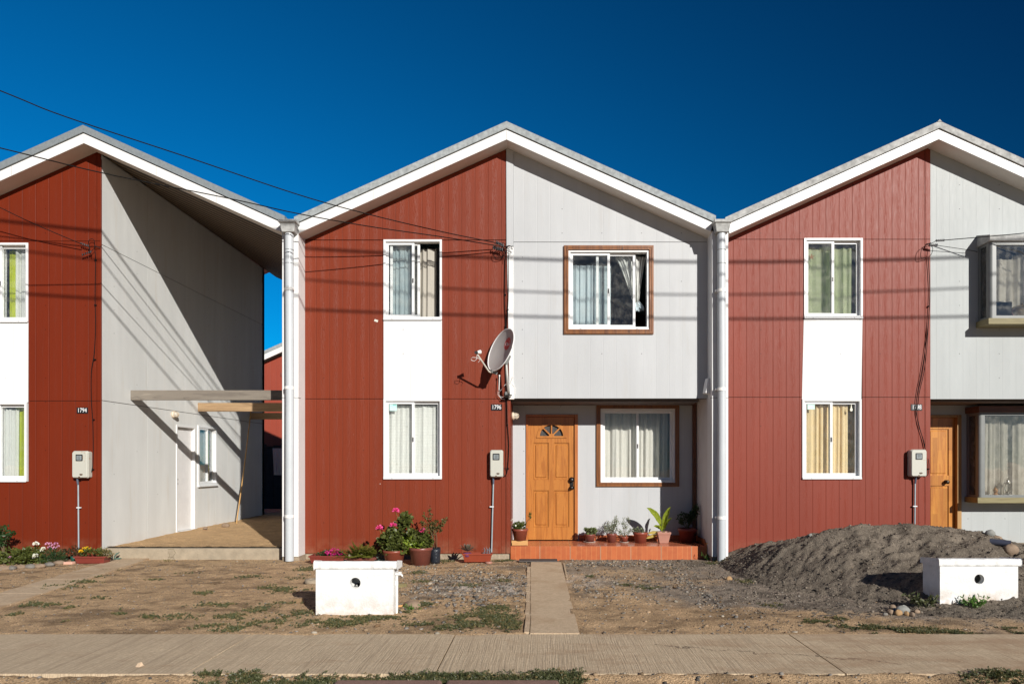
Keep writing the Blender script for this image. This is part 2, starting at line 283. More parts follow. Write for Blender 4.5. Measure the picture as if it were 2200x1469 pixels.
# ---------------------------------------------------------------- numpy noise
def vn(x,y,seed=0):
    xi=np.floor(x).astype(np.int64); yi=np.floor(y).astype(np.int64); xf=x-xi; yf=y-yi
    def h(a,b):
        n=(a*374761393+b*668265263+seed*974634777)&0xffffffff; n=((n^(n>>13))*1274126177)&0xffffffff; return ((n^(n>>16))&0xffff)/65535.0
    u=xf*xf*(3-2*xf); v=yf*yf*(3-2*yf)
    return (h(xi,yi)*(1-u)+h(xi+1,yi)*u)*(1-v)+(h(xi,yi+1)*(1-u)+h(xi+1,yi+1)*u)*v
def fbm(x,y,o=4,seed=0,g=.5):
    s=0;a=1;t=0
    for i in range(o): s=s+a*vn(x*2**i+i*17.3,y*2**i-i*9.1,seed+i); t+=a; a*=g
    return s/t
def sst(a,b,x): t=np.clip((x-a)/(b-a),0,1); return t*t*(3-2*t)
# pixel masks on the ground: colour regions measured in world x,y
def blob(x,y,cx,cy,rx,ry,seed=3,soft=.5):
    d=np.sqrt(((x-cx)/rx)**2+((y-cy)/ry)**2)+ (fbm(x*2.3,y*2.3,4,seed)-.5)*1.1
    return 1-sst(1-soft,1+soft*.3,d)
SW0,SW1=-5.76,-4.66      # sidewalk near and far edges
def gheight(x,y):
    h=(fbm(x*.9,y*.9,3,1)-.5)*.035+(fbm(x*5,y*5,4,5)-.5)*.022+(fbm(x*20,y*20,3,9)-.5)*.022
    grav=np.clip(greym(x,y),0,1); h=h+grav*(fbm(x*30,y*30,3,13)-.5)*.02
    yn=y+(fbm(x*3.5,y*3.5,4,17)-.5)*(.10+.10*sst(0,4,x)); sw=sst(SW0-.02,SW0+.03,yn)*(1-sst(SW1-.05,SW1+.0,yn)); h=h*(1-sw)-.035*sw
    near=1-sst(SW0-.12,SW0-.02,y); h=h-near*.035
    nw=sst(-.3,0.,y); h=h*(1-.7*nw)-.01*nw
    p2=(1-sst(.17,.22,np.abs(x-.065)))*sst(SW1-.05,SW1+.02,y); h=h*(1-p2)-.03*p2
    return h
def greym(x,y):
    a=blob(x,y,1.9,-.6,2.4,1.3,21)*.8; b=blob(x,y,5.0,-2.4,3.1,2.3,22)*1.2; c=blob(x,y,3.0,-2.5,2.4,1.3,24)*.9; d=blob(x,y,-.9,-2.3,1.0,.9,25)*.6
    return np.clip(a+b+c+d,0,1)
def gcolor(x,y):
    n=fbm(x*1.1,y*1.1,5,31)[...,None]; n2=fbm(x*9,y*9,4,37)[...,None]; n3=fbm(x*40,y*40,2,41)[...,None]
    br=np.array([.57,.395,.23])*(1-n)+np.array([.46,.315,.185])*n
    br=br*(.72+.55*n2)
    gy=np.array([.27,.225,.18])*(.7+.6*n2); k=greym(x,y)[...,None]; c=br*(1-k)+gy*k
    lime=(blob(x,y,-.75,-2.55,.75,.45,51)+.7*blob(x,y,.55,-1.9,.5,.6,52))[...,None]; lime=np.clip(lime,0,1)*sst(.35,.6,n2)
    c=c*(1-.75*lime)+np.array([.56,.50,.44])*.75*lime
    rd=blob(x,y,1.6,-4.0,1.5,.55,61)[...,None]*.5; c=c*(1-rd)+np.array([.44,.30,.175])*rd*(.7+.6*n2)
    n4=fbm(x*3.2,y*6.5,5,47)[...,None]; c=c*(1-.42*sst(.52,.72,n4)); return np.clip(c*(.8+.4*n3),0,1)
def heightmesh(name,xs,ys,hf,mat,cf,**kw):
    X,Y=np.meshgrid(xs,ys); H=hf(X,Y); nx=len(xs); ny=len(ys); v=np.stack([X,Y,H],-1).reshape(-1,3)
    i=(np.arange(ny-1)[:,None]*nx+np.arange(nx-1)[None,:]).reshape(-1); f=np.stack([i,i+1,i+nx+1,i+nx],1)
    me=bpy.data.meshes.new(name); me.vertices.add(len(v)); me.vertices.foreach_set('co',v.reshape(-1)); me.loops.add(f.size); me.loops.foreach_set('vertex_index',f.reshape(-1))
    me.polygons.add(len(f)); me.polygons.foreach_set('loop_start',np.arange(0,f.size,4)); me.polygons.foreach_set('use_smooth',[True]*len(f)); me.update()
    if cf is not None:
        c=cf(X,Y).reshape(-1,3); a=me.color_attributes.new('soil_colour','FLOAT_COLOR','POINT'); a.data.foreach_set('color',np.concatenate([c,np.ones((len(c),1))],1).reshape(-1))
    me.materials.append(mat); o=bpy.data.objects.new(name,me); COL.objects.link(o); tag(o,**kw); return o
def soilm(nm,fine=.02,sc_=75):
    t=MT(nm); a=N(t.nt,'ShaderNodeAttribute'); a.attribute_name='soil_colour'; p=t.pos(); n=t.noise(p,sc_,4,.7)
    vo=N(t.nt,'ShaderNodeTexVoronoi'); vo.inputs['Scale'].default_value=55; t.L(p,vo.inputs['Vector']); peb=t.rng(vo.outputs['Distance'],.12,.32,1,0)
    sc2=N(t.nt,'ShaderNodeSeparateColor'); t.L(vo.outputs['Color'],sc2.inputs[0]); sel=t.math('GREATER_THAN',sc2.outputs[0],.82); peb=t.math('MULTIPLY',peb,sel)
    cc=t.mix(t.rng(n,.3,.7),t.mix(1,a.outputs['Color'],(.42,.40,.38),'MULTIPLY'),t.mix(1,a.outputs['Color'],(1.5,1.5,1.5),'MULTIPLY')); cc=t.mix(t.math('MULTIPLY',peb,.6),cc,t.mix(sc2.outputs[1],(.20,.19,.18),(.5,.46,.4)))
    t.col(cc); t.rough(.95,.15); t.bump(t.math('ADD',n,t.math('MULTIPLY',peb,.8)),fine); return t.m
M['soilg']=soilm('packed_earth'); M['gravelm']=soilm('grey_gravel_sand',.02,70)
xs=np.concatenate([[-400,-150,-60,-30,-18,-12],np.arange(-9,9.01,.035),[12,18,30,60,150,400]]); ys=np.concatenate([[-400,-150,-60,-30,-16,-10,-8],np.arange(-7,.31,.03),[2,6,12,20,40,90,250,500]])
heightmesh('ground',xs,ys,gheight,M['soilg'],gcolor,kind='structure')
# sidewalk, paths
def concm():
    t=MT('broomed_concrete'); p=t.pos(); o=t.xyz(p); wob=t.noise(p,1.2,3); xx=t.math('ADD',o[0],t.math('MULTIPLY',wob,.035))
    cb=N(t.nt,'ShaderNodeCombineXYZ'); t.L(xx,cb.inputs[0]); t.L(t.math('MULTIPLY',o[1],.02),cb.inputs[1]); l1=t.noise(cb.outputs[0],95,2,.8); l2=t.noise(cb.outputs[0],17,2,.6)
    n=t.noise(p,2.2,6,.65); n2=t.noise(p,60,3,.7); cc=t.mix(t.rng(n,.3,.7),(.60,.475,.32),(.70,.56,.38)); gt=t.noise(p,34,4,.8); cc=t.mix(t.math('MULTIPLY',t.rng(l1,.5,.62,0,.5),t.rng(gt,.3,.6)),cc,(.25,.18,.12)); fl=t.math('FRACT',t.math('MULTIPLY',xx,26)); fl=t.math('ABSOLUTE',t.math('SUBTRACT',fl,.5)); lm=t.noise(t.scale(p,(5,.8,1)),2,4,.7); cc=t.mix(t.math('MULTIPLY',t.rng(fl,.07,.02),t.rng(lm,.42,.66,0,.75)),cc,(.24,.17,.11)); cc=t.mix(t.rng(l2,.60,.64,0,.25),cc,(.26,.19,.13)); cc=t.mix(t.rng(gt,.38,.62,.4,0),cc,(.30,.22,.15)); cc=t.mix(t.rng(l1,.44,.36,0,.25),cc,(.66,.55,.40))
    cy=t.math('ADD',t.math('MULTIPLY',o[0],-.28),t.math('MULTIPLY',t.noise(p,3.5,5,.7),.42)); ck=t.math('ABSOLUTE',t.math('ADD',t.math('SUBTRACT',o[1],cy),4.98)); cw=t.math('MULTIPLY',t.rng(ck,.004,.011,.8,0),t.math('MULTIPLY',t.math('GREATER_THAN',o[0],.9),t.math('LESS_THAN',o[0],2.6))); cc=t.mix(cw,cc,(.07,.05,.035))
    d=t.noise(t.scale(p,(.8,2.2,1)),1.7,6,.7); ex=t.rng(o[0],-1.,4,0,.17); dm=t.rng(t.math('ADD',d,ex),.55,.74,0,.62); cc=t.mix(dm,cc,t.mix(t.rng(n2,.3,.7),(.27,.17,.10),(.42,.27,.16))); cc=t.mix(t.rng(n2,.3,.7,0,.4),cc,t.mix(.5,cc,(.2,.14,.1))); t.col(cc); t.rough(.9,.2)
    t.bump(t.math('ADD',t.math('MULTIPLY',l1,t.rng(dm,0,1,1,.35)),t.math('MULTIPLY',n2,.5)),.007); return t.m
M['walk']=concm()
mb=MB(); xa=-14; joints=[-14,-11,-8.3,fx(538,SW1)+.02,-.74,2.1,4.9,8,14]
for a,b in zip(joints[:-1],joints[1:]):
    n=12
    for i in range(n):
        x0=a+.006+(b-a-.012)*i/n; x1=a+.006+(b-a-.012)*(i+1)/n
        mb.box(x0,x1,SW0,SW1,-.12,.004)
part('sidewalk',mb,M['walk'],kind='structure')
mb=MB(); z=-.01
yy=[SW1+.003,-3.95,-3.35,-2.8,-2.3,-1.82,-1.36,-.92,-.42]
for a,b in zip(yy[:-1],yy[1:]):
    xl=-.17+.067*(-.42-a)/4.24; xr=.27-.01*a; mb.add([(xl,a,.012),(xr,a,.012),(xr-.005,b-.007,.014),(xl-.004,b-.007,.014),(xl,a,-.1),(xr,a,-.1),(xr-.005,b-.007,-.1),(xl-.004,b-.007,-.1)],[(0,1,2,3),(0,4,5,1),(1,5,6,2),(2,6,7,3),(3,7,4,0)])
for a,b in zip(yy[:-2],yy[1:-1]): mb.box(-.222+.067*(-.42-a)/4.24,-.178+.067*(-.42-a)/4.24,a+.03,b+.02,-.1,.016)
mb.box(.305,.325,-1.9,-.5,-.1,.010)
def pathm():
    t=MT('path_concrete'); p=t.pos(); n=t.noise(p,5,6,.7); n2=t.noise(p,90,3); cc=t.mix(t.rng(n,.3,.7),(.54,.405,.27),(.64,.50,.34)); cc=t.mix(t.rng(t.noise(p,36,4,.8),.35,.62,.45,0),cc,(.30,.215,.14)); dp=t.noise(p,1.6,5,.7); cc=t.mix(t.rng(dp,.5,.66,0,.7),cc,(.40,.27,.16)); t.col(cc); t.rough(.9,.2); t.bump(n2,.008); return t.m
M['path']=pathm()
part('path',mb,M['path'],kind='structure')
mb=MB(); A0=Vector((-6.02,-.02)); A1=Vector((-5.40,-4.0)); B0=Vector((-6.50,-.02)); B1=Vector((-5.90,-4.0))
ts=[0,.12,.24,.36,.48,.6,.72,.86,1.0]
for a,b in zip(ts[:-1],ts[1:]):
    p=[B0.lerp(B1,b-.003),A0.lerp(A1,b-.003),A0.lerp(A1,a),B0.lerp(B1,a)]
    mb.add([(q.x,q.y,.013) for q in p]+[(q.x,q.y,-.1) for q in p],[(0,1,2,3),(0,4,5,1),(1,5,6,2),(2,6,7,3),(3,7,4,0)])
part('path',mb,M['path'],kind='structure')
# kerb stones at the bottom edge
for i,(a,b) in enumerate(((-1.36,-.66),(-.63,.11))):
    mb=MB(); mb.box(a,b,-6.6,-5.965,-.2,.03)
    part('kerb_stone',mb,plain('brown_kerb_paint',(.22,.13,.10),.8,.15,20,bump=.004),None,('left' if i==0 else 'right')+' of the two brown painted kerb stones in the weeds at the bottom edge','kerb stone','kerb stones at the bottom edge',bev=.02)
# ---------------------------------------------------------------- houses
OV=-.285; RC=.77
def clip(poly,f):            # keep z<=f(x), f=(a,b): z<=a+b*x
    out=[]; n=len(poly)
    for i in range(n):
        p=poly[i]; q=poly[(i+1)%n]; dp=f[0]+f[1]*p[0]-p[1]; dq=f[0]+f[1]*q[0]-q[1]
        if dp>=0: out.append(p)
        if (dp>=0)!=(dq>=0):
            t=dp/(dp-dq); out.append((p[0]+(q[0]-p[0])*t,p[1]+(q[1]-p[1])*t))
    return out
def wallgrid(xs,zs,holes=(),lines=(),sx=(),sz=(),y=0,th=.012,g=.004,mfn=None,backing=.08):
    mb=MB()
    for a,b in zip(xs[:-1],xs[1:]):
        for c,d in zip(zs[:-1],zs[1:]):
            mx_,mz=(a+b)/2,(c+d)/2
            if any(h[0]<mx_<h[1] and h[2]<mz<h[3] for h in holes): continue
            for k in (0,1):
                e=g if k==0 else 0; s=lambda v,S:any(abs(v-q)<1e-6 for q in S)
                pl=[(a+(e if s(a,sx) else 0),c+(e if s(c,sz) else 0)),(b-(e if s(b,sx) else 0),c+(e if s(c,sz) else 0)),(b-(e if s(b,sx) else 0),d-(e if s(d,sz) else 0)),(a+(e if s(a,sx) else 0),d-(e if s(d,sz) else 0))]
                for f in lines:
                    pl=clip(pl,f)
                    if len(pl)<3: break
                if len(pl)<3: continue
                if k==0: mb.prism(pl,y,y+th,mfn(mx_,mz) if mfn else 0)
                elif backing: mb.prism(pl,y+th,y+th+backing,1)
    return mb
def curtain(mb,x0,x1,z0,z1,y,amp=.018,waves=5,m=0,seed=0,x0b=None,x1b=None,topw=.0):
    rr=random.Random(seed); n=48; k=10; vs=[];fs=[]; ph=[rr.uniform(0,6) for _ in range(4)]; x0b=x0 if x0b is None else x0b; x1b=x1 if x1b is None else x1b
    for j in range(k+1):
        t=j/k; zz=z1+(z0-z1)*t; a0=x0+(x0b-x0)*t**.8; a1=x1+(x1b-x1)*t**.8
        for i in range(n+1):
            u=i/n; ww=.75*math.sin(u*waves*2*math.pi+ph[0]+1.6*math.sin(u*4+ph[1])+.35*math.sin(t*2+ph[1]))+.5*math.sin(u*waves*3.3*math.pi+ph[2]+t*.8)+.6*math.sin(u*waves*.9*math.pi+ph[3]+.5*t)
            vs.append((a0+(a1-a0)*u+.006*math.sin(u*waves*4*math.pi+ph[3]),y+amp*ww,zz+ (topw*(math.sin(u*waves*2*math.pi+ph[0]))*(1-t))))
    for j in range(k):
        for i in range(n): b=j*(n+1)+i; fs.append((b,b+1,b+n+2,b+n+1))
    mb.add(vs,fs,m,True)
def window(parent,x0,x1,z0,z1,y,curts,fw=.055,openx=None,split=.5,label=None,sub=True,fmat='alu',glass='glass',latch=True):
    """sliding window: fixed outer frame, two sashes, panes, curtains (all sub-parts)"""
    f=MB(); yo=y-.018; f.frame(x0,x1,z0,z1,fw*.62,yo,y+.09,0,wb=fw*.8); 
    f.rbox(x0+.001,x1-.001,yo-.012,yo-.001,z0-.008,z0+.022,.003)                        # drip sill
    for q in (.15,.85): f.box(x0+(x1-x0)*q-.012,x0+(x1-x0)*q+.012,yo-.0135,yo-.0115,z0+.004,z0+.008,1)
    wo=part('window',f,[M[fmat],M['dark']],parent,label)
    xm=x0+(x1-x0)*split; i0=x0+fw*.62; i1=x1-fw*.62; j0=z0+fw*.8; j1=z1-fw*.62
    A=(i0,xm+.022) ; B=(xm-.022,i1)
    if openx is not None: B=(i0+openx[0],i0+openx[0]+(B[1]-B[0])) if len(openx)<2 else openx
    for k,(a,b,yy) in enumerate(((A[0],A[1],y+.012),(B[0],B[1],y+.045))):
        s=MB(); s.frame(a,b,j0+.001,j1-.001,.04,yy,yy+.026); 
        if latch and k==0: s.rbox(b-.03,b-.012,yy-.008,yy-.0005,(j0+j1)/2-.05,(j0+j1)/2+.02,.002,1)
        part('sash',s,[M[fmat],M['black']],wo)
        p=MB(); p.box(a+.04,b-.04,yy+.011,yy+.015,j0+.041,j1-.041); part('pane',p,M[glass],wo)
    for c in curts:
        cm=MB(); curtain(cm,i0+(i1-i0)*c[0]-.01,i0+(i1-i0)*c[1]+.01,j0-.03,j1-(c[5] if len(c)>5 else .02),y+c[4],waves=c[2],seed=int(c[0]*99+z0*17+x0*31),amp=c[6] if len(c)>6 else .018)
        part('curtain',cm,c[3],wo)
    return wo
C={'blue':cloth('pale_blue_net_curtain',(.60,.70,.74)),'beige':cloth('beige_curtain',(.50,.47,.41),.2),'brown':cloth('dark_grey_curtain',(.10,.10,.10),.1),'net':cloth('patterned_net_curtain',(.82,.82,.78),.25,lines=22),
   'green':cloth('light_green_curtain',(.80,.90,.62),.35),'sand':cloth('sand_curtain',(.84,.66,.39),.2),'lime':cloth('lime_curtain',(.48,.55,.03),.25),'white':cloth('white_net_curtain',(.80,.81,.78),.35),'grey':cloth('off_white_curtain',(.72,.69,.63),.2)}
def roof(parent,ax,az,xl,xr,y1,void=False,vx=None,zmat='zinc'):
    """ax,az: apex of the fascia's lower edge; valleys at xl and xr"""
    S=.45; zl=lambda x:az-S*abs(x-ax)
    el,er=xl+.14,xr-.14
    r=MB()
    for a,b,sg in ((xl,ax,1),(ax,xr,-1)):
        r.prism([(a,zl(a)+.145),(b,zl(b)+.145),(b,zl(b)+.235),(a,zl(a)+.235)],OV+.02,y1)
    ro=part('roof',r,M['roof'],parent)
    f=MB()
    f.prism([(el,zl(el)),(ax-.0015,az),(ax-.0015,az+.145),(el-.03,zl(el-.03)+.145)],OV-.012,OV+.012)
    f.prism([(ax+.0015,az),(er,zl(er)),(er+.03,zl(er+.03)+.145),(ax+.0015,az+.145)],OV-.012,OV+.012)
    for k in (.36,.66):
        for sg in (-1,1):
            xx=ax+sg*(3.0*k); f.prism([(xx-.0012,zl(xx)+.003),(xx+.0012,zl(xx)+.003),(xx+.0012,zl(xx)+.142),(xx-.0012,zl(xx)+.142)],OV-.0128,OV-.0119,1)
    part('fascia',f,[M['white'],M['alu_grey']],ro)
    c=MB()
    for a,b in ((xl+.07,ax),(ax,xr-.07)):
        c.prism([(a,zl(a)+.158),(b,zl(b)+.158),(b,zl(b)+.262),(a,zl(a)+.262)],OV-.034,OV+.018)
        c.prism([(a,zl(a)+.236),(b,zl(b)+.236),(b,zl(b)+.2615),(a,zl(a)+.2615)],OV+.0185,OV+.16)
    if zmat=='zinc_light': c.prism([(ax-.035,az+.262-.016),(ax,az+.285),(ax+.035,az+.262-.016)],OV-.04,y1)
    part('flashing',c,M[zmat],ro)
    s=MB(); q=.02
    s.prism([(xl+.12,zl(xl+.12)+.002),(ax,az+.002),(ax,az+.002+q),(xl+.12,zl(xl+.12)+.002+q)],OV+.013,.0)
    s.prism([(ax,az+.002),(xr-.12,zl(xr-.12)+.002),(xr-.12,zl(xr-.12)+.002+q),(ax,az+.002+q)],OV+.013,.0 )
    part('soffit',s,M['soffit'],ro)
    if void:
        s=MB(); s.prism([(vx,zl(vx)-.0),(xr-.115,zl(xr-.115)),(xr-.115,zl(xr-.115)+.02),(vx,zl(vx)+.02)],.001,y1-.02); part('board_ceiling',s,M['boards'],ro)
    return ro
def partywall(parent,x0,x1,y1=6.2,ztop=4.93):
    b=MB(); b.rbox(x0,x1,OV,.0,.07,ztop,.004,0); b.box(x0+.004,x1-.004,.0005,y1,.07,ztop,1); b.box(x0+.03,x1-.03,.02,y1,ztop,5.06,1)
    b.box(x0,x1,OV+.02,y1,-.3,.069,2)
    for z in (2.44,):
        b.box(x0-.002,x1+.002,OV-.002,OV+.1,z,z+.006,3)
    return part('party_wall',b,[M['white'],M['pillar_in'],M['found'],M['backing']],parent)
def downpipe(parent,x,top=4.86,bot=.02,collars=(2.58,.68,4.05)):
    y=OV-.075; d=MB(); d.tube([(x,y,bot),(x+.006,y,2.4),(x-.003,y,top)],.062,20)
    for z in collars: d.tube([(x,y,z-.022),(x,y,z+.022)],.069,20,1); d.box(x-.085,x-.06,y+.01,y+.06,z-.015,z+.015,1)
    for z in (4.62,4.42): d.tube([(x,y,z-.004),(x,y,z+.004)],.0645,20,2)
    o=part('downpipe',d,[M['pvc'],M['pvcw'],M['alu_grey']],parent)
    h=MB(); w0,w1=.09,.115
    h.add([(x-w0,y-.07,4.87),(x+w0,y-.07,4.87),(x+w0,y+.07,4.87),(x-w0,y+.07,4.87),(x-w1,y-.09,5.0),(x+w1,y-.09,5.0),(x+w1,y+.07,5.0),(x-w1,y+.07,5.0)],[(0,3,2,1),(0,1,5,4),(1,2,6,5),(2,3,7,6),(3,0,4,7)])
    h.box(x-.13,x+.13,y-.11,y+.07,5.0,5.045); h.box(x-.09,x+.09,y+.071,6.2,5.0,5.03)
    part('rain_hopper',h,M['zinc_light'],o,bev=.006)
    return o
def bodyshell(parent,x0,x1,y1,az,ax,xl,xr,side=None,sname=None):
    """back wall, floors and dark inner lining that close the house"""
    zl=lambda x:az+.144-.45*abs(x-ax); b=MB()
    pts=[(x0,.0),(x1,.0),(x1,zl(x1))]+([(ax,az)] if x0<ax<x1 else [])+[(x0,zl(x0))]
    b.prism(pts,y1-.1,y1); part('rear_wall',b,M['red1'],parent)
    f=MB(); f.box(x0+.1,x1-.1,.9,y1-.12,.02,.1); f.box(x0+.1,x1-.1,.12,y1-.12,2.42,2.52); part('floor_slab',f,plain('grey_floor',(.12,.1,.09),.9),parent)
# ---- HOUSE 2 (centre)
XL,XR=-3.765,2.655; AX2,AZ2=-.533,6.29
h2=thing('row_house',(-.5,0,0),'middle row house, red left half, pale grey right half, porch with orange door','house','gabled row houses')
roof(h2,AX2,AZ2,XL,XR,6.5)
L2=[(AZ2+.45*AX2+0,-.45),(AZ2-.45*AX2,.45)]
wx0,wx1=fx(824),fx(949.5); wz=[fz(1028),fz(857),fz(687),fz(515)]; zJ1,zJ2=fz(856.5),fz(516)
rxR=-.486; rxU=-.545; cb=fx(1087)
xs_=[-3.642,wx0,wx1,cb,rxR]; 
def mfn2(x,z): return 2 if wx0<x<wx1 and wz[1]<z<wz[2] else 0
mb=wallgrid([-3.642,wx0,wx1,-.56,cb,rxR],[.08,wz[0],zJ1,wz[1],wz[2],zJ2,wz[3],6.6] if wz[1]>zJ1 else [.08,wz[0],wz[1],zJ1,wz[2],wz[3],zJ2,6.6],
  [(wx0,wx1,wz[0],wz[1]),(wx0,wx1,wz[2],wz[3]),(wx0,wx1,min(wz[1],wz[2]),max(wz[1],wz[2]))],L2,sx=[cb],sz=[zJ1,zJ2,.08])
part('red_wall',mb,[M['red2'],M['backing']],h2)
b=MB(); b.prism([(wx0,wz[1]),(wx1,wz[1]),(wx1,wz[2]-.009),(wx0,wz[2]-.009)],-.003,.06); part('white_panel',b,M['white_siding'],h2)
# corner cover strips and red return
b=MB(); b.prism([(-.5,zJ1-.012),(-.4405,zJ1-.012),(-.4405,fz(531)),(-.54,fz(531))],-.016,-.001); part('corner_strip',b,M['white'],h2,'white painted corner strip')
b=MB(); b.prism(clip([(-.545,fz(529)),(-.457,fz(529)),(-.457,6.6),(-.553,6.6)],L2[0]) if False else clip(clip([(-.547,fz(529)),(-.442,fz(529)),(-.442,6.6),(-.553,6.6)],L2[0]),L2[1]),-.014,-.0005); part('corner_strip',b,M['grey2'],h2,'grey corner strip under the ridge')
b=MB(); b.box(rxR-.06,rxR,.013,RC+.02,.08,zJ1-.03); part('porch_side_wall',b,M['red2'],h2)
gx=[fx(1104),fx(1212),fx(1268),fx(1403),2.53]; gz=[fz(857),fz(716),fz(529),fz(520),6.6]
uw=(fx(1221),fx(1394),fz(708),fz(538))
mb=wallgrid([-.44,uw[0],fx(1268),uw[1],2.534],[fz(855.5),uw[2],uw[3],fz(520),6.6],[uw],L2,sx=[],sz=[fz(520)],y=0); part('grey_wall',mb,[M['grey2'],M['backing']],h2)
# underside of the overhang
b=MB(); b.box(-.486,2.53,.1,RC,2.52,2.56); b.box(-.486,2.53,.0125,.10,2.47,2.60,1); b.box(-.486,2.53,RC-.03,RC-.001,2.42,2.5195,1); part('porch_ceiling',b,[M['soffit'],M['wood_brown']],h2)
# porch wall with door and window openings
dx0,dx1,dz1=fx(1130,RC),fx(1241.5,RC),fz(890,RC); DZ0=.20
lw=(fx(1290,RC),fx(1450,RC),fz(1036,RC),fz(877.5,RC))
mb=wallgrid([-.486,dx0,dx1,lw[0],lw[1],2.53],[.14,.2,lw[2],lw[3],dz1,2.55] if dz1<2.4 and lw[3]<dz1 else [.14,.2,lw[2],dz1,lw[3],2.55],[(dx0+.02,dx1-.02,.0,dz1-.02),(dx0,dx1,0,dz1),lw],[],y=RC); part('porch_wall',mb,[M['grey2'],M['backing']],h2)
b=MB(); b.box(2.47,2.528,RC-.05,RC-.002,.2,2.5); part('corner_trim',b,M['wood_brown'],h2)
partyA=partywall(h2,-3.886,-3.642); partyB=partywall(h2,2.535,2.778)
downpipe(h2,-3.747,collars=(2.58,.68,4.04)); downpipe(h2,2.657,bot=-.03,collars=(2.56,.66,4.02))
bodyshell(h2,-3.64,2.53,6.2,AZ2,AX2,XL,XR)
b=MB(); b.box(-3.64,-.49,.03,.3,-.3,.079); part('foundation',b,M['found'],h2)
# porch step
b=MB(); b.box(-.486,2.533,-.012,.765,-.25,.195); b.box(dx1+.02,2.533,RC-.012,RC-.0005,.1952,.285); b.xprism([(-.0,.1952),(RC-.013,.1952),(RC-.013,.285),(.16,.285)],2.521,2.5335); part('tiled_step',b,M['tile'],h2,bev=.004)
# windows
wn=window(h2,wx0,wx1,wz[2],wz[3],0,[(.02,.47,5,C['blue'],.13,.06),(.49,.90,3,C['beige'],.16,.06,.022),(.78,1,3,C['brown'],.20,.04)],openx=(wx0+.09,wx0+.09+.46),latch=True)
window(h2,wx0,wx1,wz[0],wz[1],0,[(0,.43,3,C['net'],.12,.05,.011),(.48,.95,3,C['net'],.13,.05,.011),(0,1,4,C['grey'],.24,.1)])
def wood_casing(parent,x0,x1,z0,z1,y,w=.07):
    b=MB(); e=w*.5
    for a,h_,d in ((0,w,.03),(.012,.022,.038),(w-.022,.018,.04)):
        X0,X1,Z0,Z1=x0-w+a,x1+w-a,z0-w+a,z1+w-a
        for q in ([(X0,Z0),(X1,Z0),(X1-h_,Z0+h_),(X0+h_,Z0+h_)],[(X0,Z1),(X0+h_,Z1-h_),(X1-h_,Z1-h_),(X1,Z1)],[(X0,Z0),(X0+h_,Z0+h_),(X0+h_,Z1-h_),(X0,Z1)],[(X1,Z0),(X1,Z1),(X1-h_,Z1-h_),(X1-h_,Z0+h_)]):
            b.prism(q,y-d,y-.0005 if d<.031 else y-.0302)
    return b
w_=window(h2,*uw,0,[(0,.33,4,C['blue'],.14,.16),(.33,.53,4,C['blue'],.17,.16)],openx=(fx(1281),fx(1366)),fw=.05)
part('wooden_casing',wood_casing(h2,*uw,0),M['wood_dark'],w_)
b=MB(); ux0,ux1=uw[0],uw[1]; kx=fx(1370); curtain(b,fx(1322),fx(1372),fz(655),fz(545),.15,amp=.02,waves=4,x0b=fx(1366),x1b=fx(1373),seed=4); curtain(b,fx(1374),fx(1392),fz(655),fz(545),.16,amp=.015,waves=2,x0b=fx(1369),x1b=fx(1374),seed=5); part('curtain',b,C['white'],w_,'white curtain gathered with a tie')
b=MB(); rr=random.Random(3)
for k in range(26):
    an=rr.uniform(-2.6,-.5); b.leaf(P(1370+rr.uniform(-3,3),652+rr.uniform(-8,3),.15),Vector((math.cos(an)*.8,rr.uniform(-.3,.3),math.sin(an))),Vector((0,-1,0)),.13,.045)
part('curtain_tie',b,C['blue'],w_)
wl=window(h2,*lw,RC,[(0,.5,5,C['grey'],.14,.03,.022),(.5,1,5,C['grey'],.15,.03,.022)],fw=.055)
part('wooden_casing',wood_casing(h2,*lw,RC,.068),M['wood_dark'],wl)
